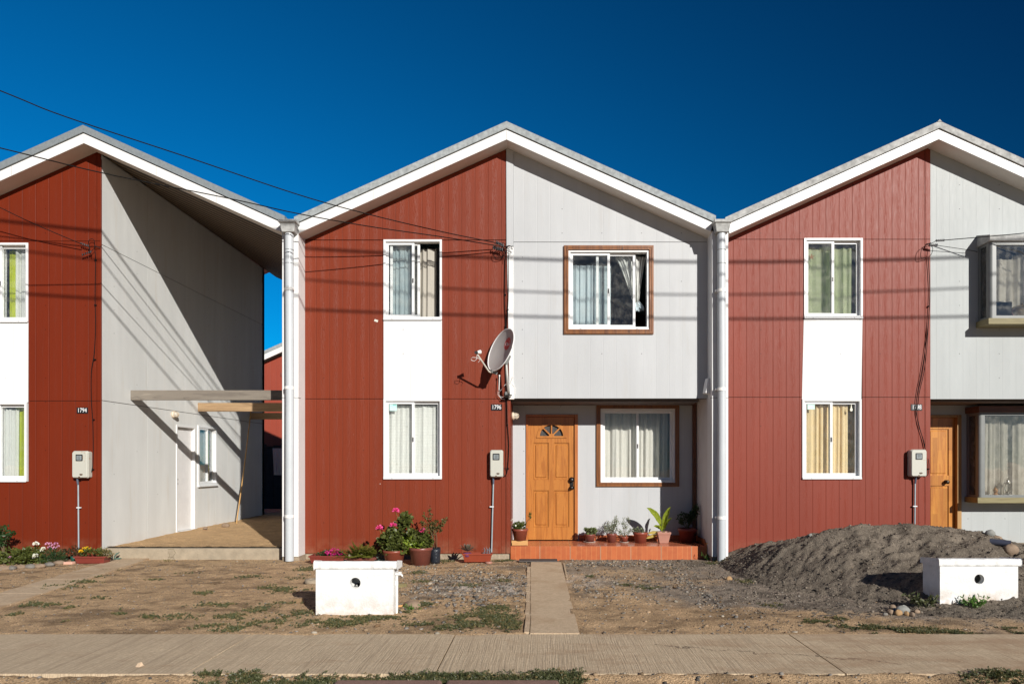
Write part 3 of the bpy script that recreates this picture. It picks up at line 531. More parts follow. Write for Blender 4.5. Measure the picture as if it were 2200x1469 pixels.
# door
def door2():
    y=RC; x0,x1=dx0+.035,dx1-.065; z0,z1=DZ0+.008,dz1-.045; b=MB(); yf=y+.012
    b.rbox(dx0,dx0+.034,y-.02,y+.09,DZ0,dz1,.003); b.rbox(dx1-.055,dx1,y-.02,y+.09,DZ0,dz1,.003); b.rbox(dx0+.0345,dx1-.0555,y-.02,y+.09,dz1-.04,dz1,.003)
    fr=part('door_frame',b,M['door_frame'],h2)
    # leaf: rails and stiles with panels set back
    L=MB(); W=x1-x0; H=z1-z0; zc=lambda py:fz(py,RC)
    pa=[(fx(1146,RC),fx(1179,RC)),(fx(1190,RC),fx(1223,RC))]; rows=[(zc(1132),zc(1053)),(zc(1030),zc(950.5))]
    cuts=[x0,pa[0][0],pa[0][1],pa[1][0],pa[1][1],x1]; zz=[z0,rows[0][0],rows[0][1],rows[1][0],rows[1][1],zc(938),z1]
    holes=[(a,b_,c,d) for a,b_ in pa for c,d in rows]; cx=fx(1185,RC); fz0=zc(937); rad=.24
    for a,b_ in zip(cuts[:-1],cuts[1:]):
        for c,d in zip(zz[:-1],zz[1:]):
            if any(h[0]<(a+b_)/2<h[1] and h[2]<(c+d)/2<h[3] for h in holes): continue
            if c>=fz0-.03: continue
            L.box(a,b_,yf,yf+.04,c,d)
    # top field with half-round opening
    n=24; arc=[(cx+rad*math.cos(math.pi*i/n),fz0+rad*.98*math.sin(math.pi*i/n)) for i in range(n+1)]
    zb=zz[5]
    def col(xa,za,xb,zb_): L.prism([(xa,za),(xb,zb_),(xb,z1),(xa,z1)],yf,yf+.04)
    for i in range(n): col(arc[i+1][0],arc[i+1][1],arc[i][0],arc[i][1])
    L.box(x0,cx-rad,yf,yf+.04,zb,z1); L.box(cx+rad,x1,yf,yf+.04,zb,z1)
    if fz0>zb: L.box(cx-rad,cx+rad,yf,yf+.04,zb,fz0)
    for h in holes:                                   # raised panels with moulding
        a,b_,c,d=h; L.box(a,b_,yf+.020,yf+.03,c,d)
        for (ins,y0_) in ((.0,.012),):
            L.frame(a,b_,c,d,.014,yf+.010,yf+.0195)
        L.rbox(a+.032,b_-.032,yf+.008,yf+.0198,c+.035,d-.035,.009)
    lf=part('door_leaf',L,M['door_wood'],fr)
    # fanlight frame + spokes
    F=MB()
    for i in range(n):
        p,q=arc[i],arc[i+1]; s=.80; ip=(cx+(p[0]-cx)*s,fz0+(p[1]-fz0)*s); iq=(cx+(q[0]-cx)*s,fz0+(q[1]-fz0)*s); F.prism([p,q,iq,ip],yf-.012,yf+.03)
    F.box(cx-rad-.01,cx+rad+.01,yf-.014,yf-.0005,fz0-.028,fz0+.006)
    for an in (45,90,135):
        a=math.radians(an); dx,dz=math.cos(a),math.sin(a); nx,nz=-dz*.011,dx*.011; r0,r1=.02,rad*.84
        F.prism([(cx+dx*r0-nx,fz0+dz*r0-nz),(cx+dx*r1-nx,fz0+dz*r1-nz),(cx+dx*r1+nx,fz0+dz*r1+nz),(cx+dx*r0+nx,fz0+dz*r0+nz)],yf-.008,yf+.028)
    F.prism([(cx+.045*math.cos(math.pi*i/10),fz0+.045*math.sin(math.pi*i/10)) for i in range(11)],yf-.0085,yf+.0278)
    part('fanlight_frame',F,M['door_wood'],fr)
    g=MB(); g.box(cx-rad,cx+rad,yf+.032,yf+.036,fz0,fz0+rad); 
    for i in range(22):                              # wire mesh behind the openings
        xx=cx-rad+2*rad*i/21; g.box(xx-.0015,xx+.0015,yf+.0285,yf+.0315,fz0+.002,fz0+rad*.97*math.sqrt(max(0,1-((xx-cx)/rad)**2)),1)
    for i in range(11):
        z_=fz0+rad*i/11.5+.005; hw=rad*.97*math.sqrt(max(0,1-((z_-fz0)/rad)**2)); g.box(cx-hw,cx+hw,yf+.0283,yf+.0313,z_-.0015,z_+.0015,1)
    part('fanlight_mesh',g,[M['black'],M['wire_grey']],fr)
    H_=MB(); hx=fx(1228,RC); 
    for zc_,s in ((fz(1031,RC),1),(fz(1046,RC),.85)):
        H_.lathe([(0,.0),(.042*s,.0),(.046*s,.006),(.03*s,.014),(.014*s,.018),(.013*s,.035),(.03*s,.042),(.036*s,.056),(.028*s,.068),(0,.072)],n=20)
    me=H_; vs=[]; 
    half=len(H_.v)//2
    for i,v in enumerate(H_.v):
        zc_=fz(1031,RC)+.005 if i<half else fz(1046,RC)-.01; vs.append((hx+v[0],yf-v[2],zc_+v[1]))
    H_.v=vs; 
    pts=[(0,.095),(.016,.075),(.008,.06),(.026,.045),(.03,.0),(.026,-.05),(.012,-.07),(.018,-.085),(0,-.105)]; pl=[(hx+a,fz(1038,RC)+b_) for a,b_ in pts]+[(hx-a,fz(1038,RC)+b_) for a,b_ in pts[-2:0:-1]]
    H_.prism(pl[::-1],yf-.008,yf-.0005); part('door_handle',H_,plain('black_iron',(.012,.011,.011),.3,.1),fr)
door2()
# ---- HOUSE 1 (left, half of it still an open void under the roof)
AX1,AZ1=-6.838,6.235; h1=thing('row_house',(-8.4,0,0),'left row house with red front, bare grey side wall and open gap under its roof','house','gabled row houses')
L1=[(AZ1+.45*AX1,-.45),(AZ1-.45*AX1,.45)]
roof(h1,AX1,AZ1,-10.0,-3.765,6.9,True,-6.764,zmat='zinc_dark')
w1=(fx(61)-.89,fx(61),fz(692),fz(522)); w1b=(fx(58)-.89,fx(58),fz(1034),fz(864)); xc=-6.80
mb=wallgrid([-9.87,w1[0],w1[1],fx(208),-6.768],[.03,w1b[2],fz(861),w1b[3],w1[2],fz(518),w1[3],6.6] if w1b[3]>fz(861) else [.03,w1b[2],w1b[3],fz(861),w1[2],w1[3],fz(518),6.6],[(w1[0],w1[1],w1b[2],w1[3])],L1,sx=[fx(208)],sz=[fz(861),fz(518)]); part('red_wall',mb,[M['red1'],M['backing']],h1)
b=MB(); b.prism([(w1[0],w1b[3]),(w1[1]-.008,w1b[3]),(w1[1],w1[2]-.009),(w1[0],w1[2]-.009)],-.003,.06); part('white_panel',b,M['white_siding'],h1)
window(h1,*w1,0,[(.02,.5,4,C['white'],.14,.03),(.56,.76,2,C['lime'],.16,.03),(.72,1,3,C['white'],.13,.02)],glass='glass')
window(h1,*w1b,0,[(.0,.5,4,C['white'],.13,.03),(.5,.76,3,C['white'],.12,.06),(.70,1,1,C['lime'],.15,.03)],glass='glass')
# side wall in plane x=-6.764 (faces +x)
SX=-6.764
def ywall():
    mb=MB(); Y=[.0,1.22,2.13,2.44,2.82,2.91,3.66,3.68,4.88,6.11]; Z=[.05,.19,1.03,2.18,2.216,2.43,4.82,6.19]
    holes=[(2.13,2.82,.05,2.18),(2.91,3.68,1.03,2.216)]
    for a,b in zip(Y[:-1],Y[1:]):
        for c,d in zip(Z[:-1],Z[1:]):
            if any(h[0]<(a+b)/2<h[1] and h[2]<(c+d)/2<h[3] for h in holes): continue
            e=.005; sy=lambda v:e*.35*(abs(v/1.22-round(v/1.22))<.005 and v>.1); sz=lambda v:e*(v in(2.43,4.82))
            mb.xprism([(a+sy(a),c+sz(c)),(b-sy(b),c+sz(c)),(b-sy(b),d-sz(d)),(a+sy(a),d-sz(d))],SX-.014,SX)
            mb.xprism([(a+(.1 if a==0 else 0),c),(b,c),(b,d),(a+(.1 if a==0 else 0),d)],SX-.1,SX-.0142,1)
    return mb
part('side_wall',ywall(),[M['side'],M['backing']],h1)
b=MB(); b.box(SX-.012,SX+.004,-.014,-.001,.03,6.12); part('corner_trim',b,M['red1'],h1); b=MB(); b.box(SX-.1,SX+.003,6.111,6.13,.2,6.1); part('rear_corner_trim',b,M['dark'],h1)
bodyshell(h1,-9.87,SX,6.11,AZ1,AX1,-10,-3.765)
partywall(h1,-10.12,-9.88)
# side door
b=MB(); b.xprism([(2.13,.2),(2.165,.2),(2.165,2.18),(2.13,2.18)],SX-.09,SX+.012); b.xprism([(2.785,.2),(2.82,.2),(2.82,2.18),(2.785,2.18)],SX-.09,SX+.012); b.xprism([(2.1655,2.145),(2.7845,2.145),(2.7845,2.18),(2.1655,2.18)],SX-.09,SX+.012); b.xprism([(2.13,.17),(2.82,.17),(2.82,.199),(2.13,.199)],SX-.09,SX+.02)
df=part('door_frame',b,M['white'],h1)
b=MB(); b.xprism([(2.168,.205),(2.782,.205),(2.782,2.142),(2.168,2.142)],SX-.085,SX-.05); part('door_leaf',b,plain('white_painted_door',(.72,.71,.70),.5,.04),df)
b=MB(); 
for z_ in (1.17,1.09): b.tube([(SX-.05,2.21,z_),(SX-.015,2.21,z_)],[.03,.022],12)
part('door_handle',b,M['black'],df)
# side window
b=MB()
def fr_y(b,y0,y1,z0,z1,w,x0,x1,m=0):
    b.xprism([(y0,z0),(y0+w,z0),(y0+w,z1),(y0,z1)],x0,x1,m); b.xprism([(y1-w,z0),(y1,z0),(y1,z1),(y1-w,z1)],x0,x1,m); b.xprism([(y0+w,z0),(y1-w,z0),(y1-w,z0+w),(y0+w,z0+w)],x0,x1,m); b.xprism([(y0+w,z1-w),(y1-w,z1-w),(y1-w,z1),(y0+w,z1)],x0,x1,m)
fr_y(b,2.91,3.68,1.03,2.216,.045,SX-.08,SX+.02); b.xprism([(2.9,1.005),(3.69,1.005),(3.69,1.029),(2.9,1.029)],SX-.02,SX+.045)
sw=part('window',b,M['alu'],h1)
b=MB(); fr_y(b,2.957,3.33,1.076,2.17,.035,SX-.03,SX+.008); fr_y(b,3.27,3.633,1.076,2.17,.035,SX-.06,SX-.032); part('sash',b,M['alu'],sw)
b=MB(); b.xprism([(2.992,1.11),(3.295,1.11),(3.295,2.135),(2.992,2.135)],SX-.014,SX-.01); b.xprism([(3.305,1.11),(3.598,1.11),(3.598,2.135),(3.305,2.135)],SX-.048,SX-.044); part('pane',b,glassm('side_window_glass',refl=.3),sw)
for (a,c,mt,dp,sd) in ((2.97,3.30,'white',.07,1),(3.44,3.56,'lime',.10,2)):
    b=MB(); curtain(b,a,c,1.05,2.1,0,seed=sd,waves=3); b.v=[(SX-dp+v[1],v[0],v[2]) for v in b.v]; part('curtain',b,C[mt],sw)
# concrete ring beam in front of the void
b=MB(); b.box(SX+.01,-3.888,-.02,.14,-.3,.158); part('concrete_upstand',b,M['conc'],h1,bev=.012)
def voidh(x,y): return np.where(y<.2,.012,0)+.158+.0*x+.012*y+.0*x+(fbm(x*2,y*2,4,71)-.5)*.05*sst(.15,.6,y)+(fbm(x*14,y*14,3,72)-.5)*.02
heightmesh('dirt_floor',np.arange(SX-.02,-3.86,.03),np.concatenate([np.arange(.12,6.6,.03),np.arange(6.8,14,.3)]),voidh,M['soilg'],lambda x,y:np.clip(np.array([.55,.365,.195])*(.8+.4*fbm(x*6,y*6,5,77)[...,None]),0,1),kind='structure')
# ---- HOUSE 3 (right)
AX3,AZ3=5.915,6.295; h3=thing('row_house',(6,0,0),'right row house with faded red half and grey half with boxed-out bay windows','house','gabled row houses')
L3=[(AZ3+.45*AX3,-.45),(AZ3-.45*AX3,.45)]; roof(h3,AX3,AZ3,2.655,9.2,6.5,zmat='zinc_light')
w3=(fx(1727),fx(1853),fz(684),fz(512)); w3b=(fx(1723),fx(1850.5),fz(1028),fz(857)); cx3=fx(1987.5); rx3=fx(1999)
zs3=sorted({.08,w3b[2],w3b[3],w3[2],w3[3],fz(853),fz(514),6.7})
mb=wallgrid([2.78,w3[0],w3[1],cx3,rx3],zs3,[(w3[0],w3[1],w3b[2],w3[3])],L3,sx=[cx3],sz=[fz(853),fz(514)]); part('red_wall',mb,[M['red3'],M['backing']],h3)
b=MB(); b.prism([(w3b[0],w3b[3]),(w3b[1],w3b[3]),(w3[1],w3[2]-.009),(w3[0],w3[2]-.009)],-.003,.06)
b.box(w3b[0]-.0,w3[0],.0,.05,w3b[2],w3b[3]); part('white_panel',b,M['white_siding'],h3)
window(h3,*w3,0,[(.0,.34,2,C['green'],.13,.1,.012),(.36,.6,2,C['green'],.2,.03),(.5,.88,2,C['green'],.12,.09,.02),(.0,1,3,cloth('deep_green_curtain',(.16,.24,.11),.1),.3,.02)],glass='glass_dirty')
window(h3,*w3b,0,[(.02,.45,3,C['sand'],.12,.05),(.47,.84,3,C['sand'],.12,.05),(.3,1,5,cloth('tan_curtain',(.42,.29,.14),.1),.2,.03)])
b=MB(); b.box(rx3-.06,rx3-.001,.095,RC+.02,.08,2.43); part('porch_side_wall',b,M['red3'],h3)
UB=(fx(2101),8.25,3.60,4.79); LBW=(6.986,8.4,.90,2.30)
mb=wallgrid([rx3+.001,UB[0]+.03,UB[1]-.03,9.08],[fz(857),UB[2],UB[3],6.7],[(UB[0]+.03,UB[1]-.03,UB[2],UB[3])],L3,sx=[],sz=[]); part('grey_wall',mb,[M['grey3'],M['backing']],h3)
b=MB(); b.box(rx3,9.08,.094,RC,2.47,2.51); part('porch_ceiling',b,M['wood_brown'],h3)
d3x0,d3x1,d3z=5.965,6.894,fz(891,RC)
mb=wallgrid([rx3,d3x0,d3x1,LBW[0]+.03,LBW[1]-.03,9.08],[.05,.95,d3z,2.26,2.46],[(d3x0,d3x1,0,d3z),(LBW[0]+.03,LBW[1]-.03,.95,2.26)],[],y=RC); part('porch_wall',mb,[M['grey3'],M['backing']],h3)
partywall(h3,9.08,9.32); bodyshell(h3,2.78,9.08,6.2,AZ3,AX3,2.655,9.2)
b=MB(); b.box(2.79,5.95,.03,.3,-.3,.079); b.box(5.96,9.08,-.01,RC,-.3,.16); part('foundation',b,M['found'],h3)
# door 3
b=MB(); b.rbox(d3x0,d3x0+.03,RC-.02,RC+.1,.16,d3z,.003); b.rbox(d3x1-.07,d3x1,RC-.03,RC+.1,.16,d3z,.003); b.rbox(d3x0+.0305,d3x1-.0705,RC-.02,RC+.1,d3z-.04,d3z,.003); df3=part('door_frame',b,M['pine_frame'],h3)
b=MB(); yf=RC+.045; a0,a1=d3x0+.032,d3x1-.073; zc=lambda py:fz(py,RC); pr=(fx(1999,RC),fx(2042,RC)); rows=[(.34,zc(1043)),(zc(1021),zc(921))]
b.box(a0,a1,yf,yf+.04,.17,.34); b.box(pr[1],a1,yf,yf+.04,.34,d3z-.045); b.box(a0,pr[0],yf,yf+.04,.34,d3z-.045); b.box(pr[0],pr[1],yf,yf+.04,rows[0][1],rows[1][0]); b.box(pr[0],pr[1],yf,yf+.04,rows[1][1],d3z-.045)
for r0,r1 in rows: b.box(pr[0],pr[1],yf+.018,yf+.03,r0,r1); b.rbox(pr[0]+.03,pr[1]-.035,yf+.008,yf+.0178,r0+.03,r1-.03,.008)
part('door_leaf',b,M['pine'],df3)
b=MB(); kx=fx(2035,RC); kz=zc(1035); b.lathe([(0,0),(.034,0),(.034,.008),(.014,.014),(.013,.035),(.03,.045),(.034,.062),(.026,.074),(0,.076)],n=20); b.v=[(kx+v[0],yf-v[2],kz+v[1]) for v in b.v]; part('door_handle',b,plain('dark_bronze',(.05,.04,.03),.3,.1,metal=.8),df3)
# bay windows
def bay(parent,x0,x1,q,z0,z1,yw,sill,head,label,wmat,roofslope=0,curt=None):
    yf=yw-q; b=MB(); pw=.085
    b.tube([(x0+pw*.55,yf+pw*.55,z0),(x0+pw*.55,yf+pw*.55,z1)],pw*.55,20); b.box(x0+pw*.5,x0+pw*1.12,yf,yf+.05,z0,z1); b.box(x0+.004,x0+.045,yf+pw*.5,yf+pw*1.1,z0,z1)
    b.box(x0+.005,x0+.04,yw-.05,yw-.001,z0,z1); b.box(x1-.08,x1,yf,yw-.001,z0,z1); b.box(x0+pw*1.12,x1-.08,yf,yf+.045,z0,z0+.04); b.box(x0+pw*1.12,x1-.08,yf,yf+.045,z1-.05,z1); b.box(x0+.005,x0+.04,yf+pw*1.1,yw-.05,z0,z0+.035); b.box(x0+.005,x0+.04,yf+pw*1.1,yw-.05,z1-.04,z1)
    b.box(x0+.78,x0+.83,yf,yf+.045,z0+.04,z1-.05)
    o=part('bay_window',b,M['alu_grey'],parent,label)
    g=MB(); g.box(x0+.09,x0+.78,yf+.02,yf+.024,z0+.04,z1-.05); g.box(x0+.83,x1-.08,yf+.02,yf+.024,z0+.04,z1-.05); g.xprism([(yf+pw*1.1,z0+.035),(yw-.05,z0+.035),(yw-.05,z1-.04),(yf+pw*1.1,z1-.04)],x0+.02,x0+.024); part('pane',g,M['glass_dirty'],o)
    s=MB(); s.box(x0-.03 if sill else x0,x1+.03,yf-.015,yw-.001,z0-.09,z0-.001); part('sill_beam',s,M['sill_wood'],o,bev=.004)
    h=MB(); hh=head
    h.xprism([(yf-.03,z1),(yw-.001,z1),(yw-.001,z1+hh+roofslope),(yf-.03,z1+hh)],x0-.02,x1+.02); part('head_board',h,M[wmat],o,bev=.004)
    for c in (curt or []):
        cm=MB(); curtain(cm,x0+c[0],x0+c[1],z0+c[6],z1-c[5],yw-q+.14+c[4],amp=.02,waves=c[2],seed=int(c[0]*100)); part('curtain',cm,c[3],o)
    cm=MB(); curtain(cm,0,.2,z0+.01,z1-.02,0,amp=.012,waves=3,seed=9); cm.v=[(x0+.09+v[1],yw-.2+v[0],v[2]) for v in cm.v]; part('curtain',cm,C['beige'],o)
    return o
bay(h3,UB[0],UB[1],.283,3.63,4.775,0,1,.093,'boxed-out bay window on the upper floor','zinc_light',.09,[(.1,.55,3,C['grey'],.10,.2,.3),(.5,1.2,5,C['grey'],.13,.12,.01)])
bay(h3,LBW[0],LBW[1],.33,.92,2.28,RC,1,.10,'boxed-out bay window beside the pine door','wood_brown',0,[(.07,.5,4,C['grey'],.1,.01,.01),(.42,1.4,7,C['grey'],.12,.01,.01)])
# ---------------------------------------------------------------- things on the sills of the bay windows
def T(name,mb,mat,label,cat,group=None,**k): return part(name,mb,mat,None,label,cat,group,**k)
bk=thing('wicker_basket',(7.3,-.12,3.635),'woven wicker basket with a handle on the sill of the upper bay window','basket')
def wick():
    t=MT('woven_wicker'); p=t.pos(); o=t.xyz(p); s=t.math('SINE',t.math('MULTIPLY',o[2],420)); s2=t.math('SINE',t.math('MULTIPLY',o[0],300)); k=t.math('MULTIPLY',s,s2); t.col(t.mix(t.rng(k,-1,1),(.14,.09,.04),(.30,.21,.09))); t.rough(.8); t.bump(k,.004); return t.m
M['wick']=wick()
b=MB(); c=(7.28,-.12,3.635); b.lathe([(0,.005),(.11,.005),(.14,.08),(.15,.17),(.155,.185),(.14,.185),(.13,.1)],c,28,sy=.62); part('basket_body',b,M['wick'],bk)
b=MB(); b.lathe([(.15,.188),(.12,.21),(.06,.225),(0,.23)],c,28,sy=.62); b.lathe([(.0,.26),(.012,.255),(.014,.24),(.006,.228)],c,10); part('lid',b,M['wick'],bk)
b=MB(); b.tube([(c[0]-.14,c[1]-.03,c[2]+.16),(c[0]-.175,c[1]-.04,c[2]+.14),(c[0]-.18,c[1]-.04,c[2]+.09),(c[0]-.15,c[1]-.04,c[2]+.06)],.007,6); part('handle',b,M['dpot'],bk)
ln=thing('oil_lantern',(7.525,.56,.925),'metal oil lantern with glass chimney on the sill of the lower bay window','lantern'); c=(7.525,.56,.925)
MET=plain('polished_steel',(.5,.5,.48),.2,.1,metal=.9)
b=MB(); b.lathe([(0,0),(.06,0),(.066,.02),(.06,.05),(.03,.065),(.028,.08),(.04,.085)],c,24); b.lathe([(.04,.205),(.055,.21),(.05,.235),(.03,.25),(.035,.262),(.018,.28),(.0,.285)],c,24)
for s in (-1,1): b.tube([(c[0]+s*.055,c[1],c[2]+.04),(c[0]+s*.07,c[1],c[2]+.1),(c[0]+s*.068,c[1],c[2]+.2),(c[0]+s*.045,c[1],c[2]+.235)],.005,6)
b.tube([(c[0]-.05,c[1],c[2]+.25)]+[(c[0]-.05*math.cos(a),c[1],c[2]+.25+.06*math.sin(a)) for a in (.6,1.2,1.57,2.0,2.6,3.14)],.0025,5); part('lantern_body',b,MET,ln)
b=MB(); b.lathe([(.03,.085),(.045,.12),(.046,.16),(.036,.205)],c,20); part('glass_chimney',b,M['glass'],ln)
b=MB(); c=(7.33,.56,.925); b.lathe([(0,0),(.035,0),(.042,.03),(.03,.055),(.018,.062),(.028,.075),(.036,.1),(.03,.125),(.012,.14),(.006,.155),(0,.158)],c,20)
T('wooden_figurine',b,plain('varnished_wood',(.40,.18,.05),.35,.15,10),'small round-bodied wooden figurine left of the lantern on the bay window sill','figurine')
b=MB(); c=(7.405,.60,.925); b.lathe([(0,0),(.03,0),(.038,.02),(.03,.04),(0,.05)],c,16,sx=1.5)
T('small_bowl',b,plain('dark_bowl',(.06,.04,.03),.4),'low dark bowl between the figurine and the lantern','bowl')
# ---------------------------------------------------------------- pergola beams in the gap
tb=[(.73,2.504,2.665,-.05,'old_beam','weathered grey timber beam nearest the street across the gap'),(2.92,2.486,2.655,-.05,'new_beam','pale brown timber beam, middle one of three across the gap'),(5.3,2.49,2.64,0,'new_beam','timber beam at the back of the gap, in shade')]
for y,z0,z1,dx,mt,lab in tb:
    b=MB(); b.box(SX+.002,-3.884,y,y+.05,z0,z1); T('timber_beam',b,M[mt],lab,'beam','timber beams across the gap',bev=.004)
b=MB(); b.tube([(-6.42,3.85,.2),(-6.55,4.5,1.3),(-6.70,5.24,2.75)],.013,8); T('bamboo_cane',b,M['stick'],'thin tan cane leaning against the rear timber beam in the gap','cane')
# ---------------------------------------------------------------- wall lamps, meters, numbers
def bulkhead(loc,ax,label):
    t=thing('wall_lamp',loc,label,'lamp','round bulkhead lamps'); A=Vector(ax); U=Vector((0,0,1)); S_=A.cross(U)
    def tr(b): b.v=[tuple(Vector(loc)+S_*v[0]+U*v[1]+A*v[2]) for v in b.v]; return b
    b=MB(); b.lathe([(0,0),(.062,0),(.066,.012),(.066,.03),(.056,.038),(.05,.038)],n=24); part('lamp_base',tr(b),plain('cream_enamel',(.62,.52,.40),.45,.1),t)
    b=MB(); b.lathe([(.05,.036),(.05,.06),(.04,.085),(.02,.098),(0,.1)],n=20); part('lamp_glass',tr(b),plain('frosted_lamp_glass',(.45,.42,.36),.15,.1),t)
    b=MB()
    for k in range(4):
        an=k*math.pi/4; b.tube([(math.cos(an)*.058*math.cos(q),math.sin(an)*.058*math.cos(q),.036+.075*math.sin(q)) for q in [math.pi*i/10 for i in range(11)]],.0035,5)
    b.tube([(.052*math.cos(q),.052*math.sin(q),.068) for q in [2*math.pi*i/16 for i in range(17)]],.0035,5); part('lamp_cage',tr(b),plain('cream_wire',(.6,.5,.38),.4),t)
bulkhead((SX+.001,2.02,2.36),(1,0,0),'round caged lamp on the bare grey side wall above the white door')
bulkhead((rxR+.001,.42,fz(893,.42)),(1,0,0),'round caged lamp at the porch corner beside the orange door')
def meter(px0,px1,py0,py1,cpx,cb_,label,tilt=0):
    x0,x1=fx(px0,-.12),fx(px1,-.12); z0,z1=fz(py1,-.12),fz(py0,-.12); t=thing('electricity_meter',((x0+x1)/2,0,z0),label,'electricity meter','electricity meter boxes')
    b=MB(); n=.02; 
    pts=[(x0+.015,z0),(x1-.015,z0),(x1,z0+.015),(x1,z1-.02),(x1-.02,z1),(x0+.02,z1),(x0,z1-.02),(x0,z0+.02)]
    b.prism([(x0+(x-x0)*.96+.004,z0+(z-z0)*.97+.005) for x,z in pts],-.085,-.001); 
    f=[(x,-.118,z) for x,z in [(x0+(x-x0)*.90+.011,z0+(z-z0)*.93+.014) for x,z in pts]]; k=[(x,-.086,z) for x,z in pts]; m_=len(pts)
    b.add(f+k,[tuple(range(m_))]+[(i,m_+i,m_+(i+1)%m_,(i+1)%m_) for i in range(m_)])
    part('meter_case',b,M['mcase'],t,bev=.006)
    cx=(x0+x1)/2-.005; wz_=z1-.105; b=MB(); b.prism([(cx-.046,wz_-.050),(cx+.046,wz_-.050),(cx+.052,wz_-.044),(cx+.052,wz_+.044),(cx+.046,wz_+.050),(cx-.046,wz_+.050),(cx-.052,wz_+.044),(cx-.052,wz_-.044)],-.1225,-.1175)
    wo=part('meter_window',b,M['black'],t)
    b=MB(); b.box(cx-.036,cx+.036,-.1245,-.1228,wz_-.034,wz_+.032); 
    for q in range(3): b.box(cx-.026,cx+.026,-.1255,-.1248,wz_-.022+q*.018,wz_-.013+q*.018,1)
    part('meter_dial',b,[plain('grey_dial',(.30,.34,.35),.3),M['black']],wo)
    b=MB(); b.prism([(cx+.01,z0+.05),(cx+.03,z0+.042),(cx+.05,z0+.05),(cx+.055,z0+.062),(cx+.03,z0+.07),(cx+.005,z0+.065)],-.1235,-.1175); b.prism([(cx-.02,z0+.004),(cx+.02,z0+.004),(cx+.01,z0+.028),(cx-.01,z0+.028)],-.1215,-.1175,0); part('seal_latch',b,plain('rusty_latch',(.10,.06,.035),.6,.3,30),t)
    b=MB(); xc_=fx(cpx,-.03); xe=fx(cb_[0],-.03); b.tube([(xc_,-.06,z0+.03),(xc_,-.045,z0-.05),(xc_,-.035,z0-.1)],[.012,.016,.014],10,1); b.tube([(xc_,-.032,z0-.09),(xe,-.032,cb_[1])],.0115,10,0)
    zz=z0-.45; b.box(xe-.03+.003,xe+.035,-.046,-.02,zz-.008,zz+.008,2); part('conduit',b,[plain('galvanised_conduit',(.35,.42,.45),.4,.1,metal=.3),plain('blue_grey_gland',(.08,.10,.14),.5),M['alu']],t)
def mcm():
    t=MT('meter_case_beige'); p=t.pos(); n=t.noise(p,26,4,.6); z=t.noise(p,7,3); t.col(t.mix(t.rng(t.math('MULTIPLY',n,z),.36,.46,0,.9),(.47,.47,.41),(.36,.16,.05))); t.rough(.5); return t.m
M['mcase']=mcm()
meter(153,188,968,1027,168,(169,.12),'beige electricity meter box on the red wall left of the bare side wall')
meter(1052,1081,966,1025,1060,(1056,.1),'beige electricity meter box on the red wall beside the porch of the middle house')
meter(1958,1993,965,1024,1966,(1965,.3),'beige electricity meter box above the gravel pile beside the pine door')
def textmesh(s,size,bold=.0):
    cu=bpy.data.curves.new('t','FONT'); cu.body=s; cu.size=size; cu.align_x='CENTER'; cu.align_y='CENTER'; cu.offset=0; cu.extrude=.0008
    o=bpy.data.objects.new('t',cu); COL.objects.link(o); dg=bpy.context.evaluated_depsgraph_get(); me=bpy.data.meshes.new_from_object(o.evaluated_get(dg)); bpy.data.objects.remove(o); b=MB(); b.add([tuple(v.co) for v in me.vertices],[tuple(p.vertices) for p in me.polygons]); return b
for s,px0,px1,py0,py1,lab in (('1794',165,189,875,888,'black number plate on the left house, by the bare side wall, with white digits'),('1796',1055,1078.5,868,881.5,'black number plate under the satellite dish, with white digits'),('1798',1957,1981,868,881.5,'black number plate half crossed by hanging cables on the right house')):
    x0,x1,z0,z1=fx(px0),fx(px1),fz(py1),fz(py0); t=thing('house_number_plate',((x0+x1)/2,0,z0),lab,'sign','black house number plates')
    b=MB(); b.rbox(x0,x1,-.008,-.001,z0,z1,.002); part('plate',b,plain('black_enamel',(.012,.012,.014),.35),t)
    b=textmesh(s,.094,.0030); b.v=[((x0+x1)/2+v[0]*.78,-.0095-v[2],(z0+z1)/2+v[1]) for v in b.v]; part('digits',b,plain('white_digits',(.8,.8,.8),.5,.02),t)
# flood light on the right pillar
fl=thing('flood_light',(2.53,-.1,fz(830)),'small white flood light on the inner face of the pillar right of the grey wall','flood light')
b=MB(); c=P(1521,830,-.12); 
def obox(b,c,ax,ay,az,hx,hy,hz,m=0):
    vs=[c+ax*sx*hx+ay*sy*hy+az*sz*hz for sz in(-1,1) for sy in(-1,1) for sx in(-1,1)]; b.add(vs,[(0,2,3,1),(4,5,7,6),(0,1,5,4),(1,3,7,5),(3,2,6,7),(2,0,4,6)],m)
ax=Vector((.93,.25,-.18)).normalized(); ay=Vector((-.25,.97,0)).normalized(); az=ax.cross(ay)
obox(b,c,ax,ay,az,.045,.05,.115); part('housing',b,M['white'],fl,bev=.006)
b=MB(); b.box(2.49,2.534,-.16,-.09,c.z-.01,c.z+.06); part('bracket',b,M['black'],fl)
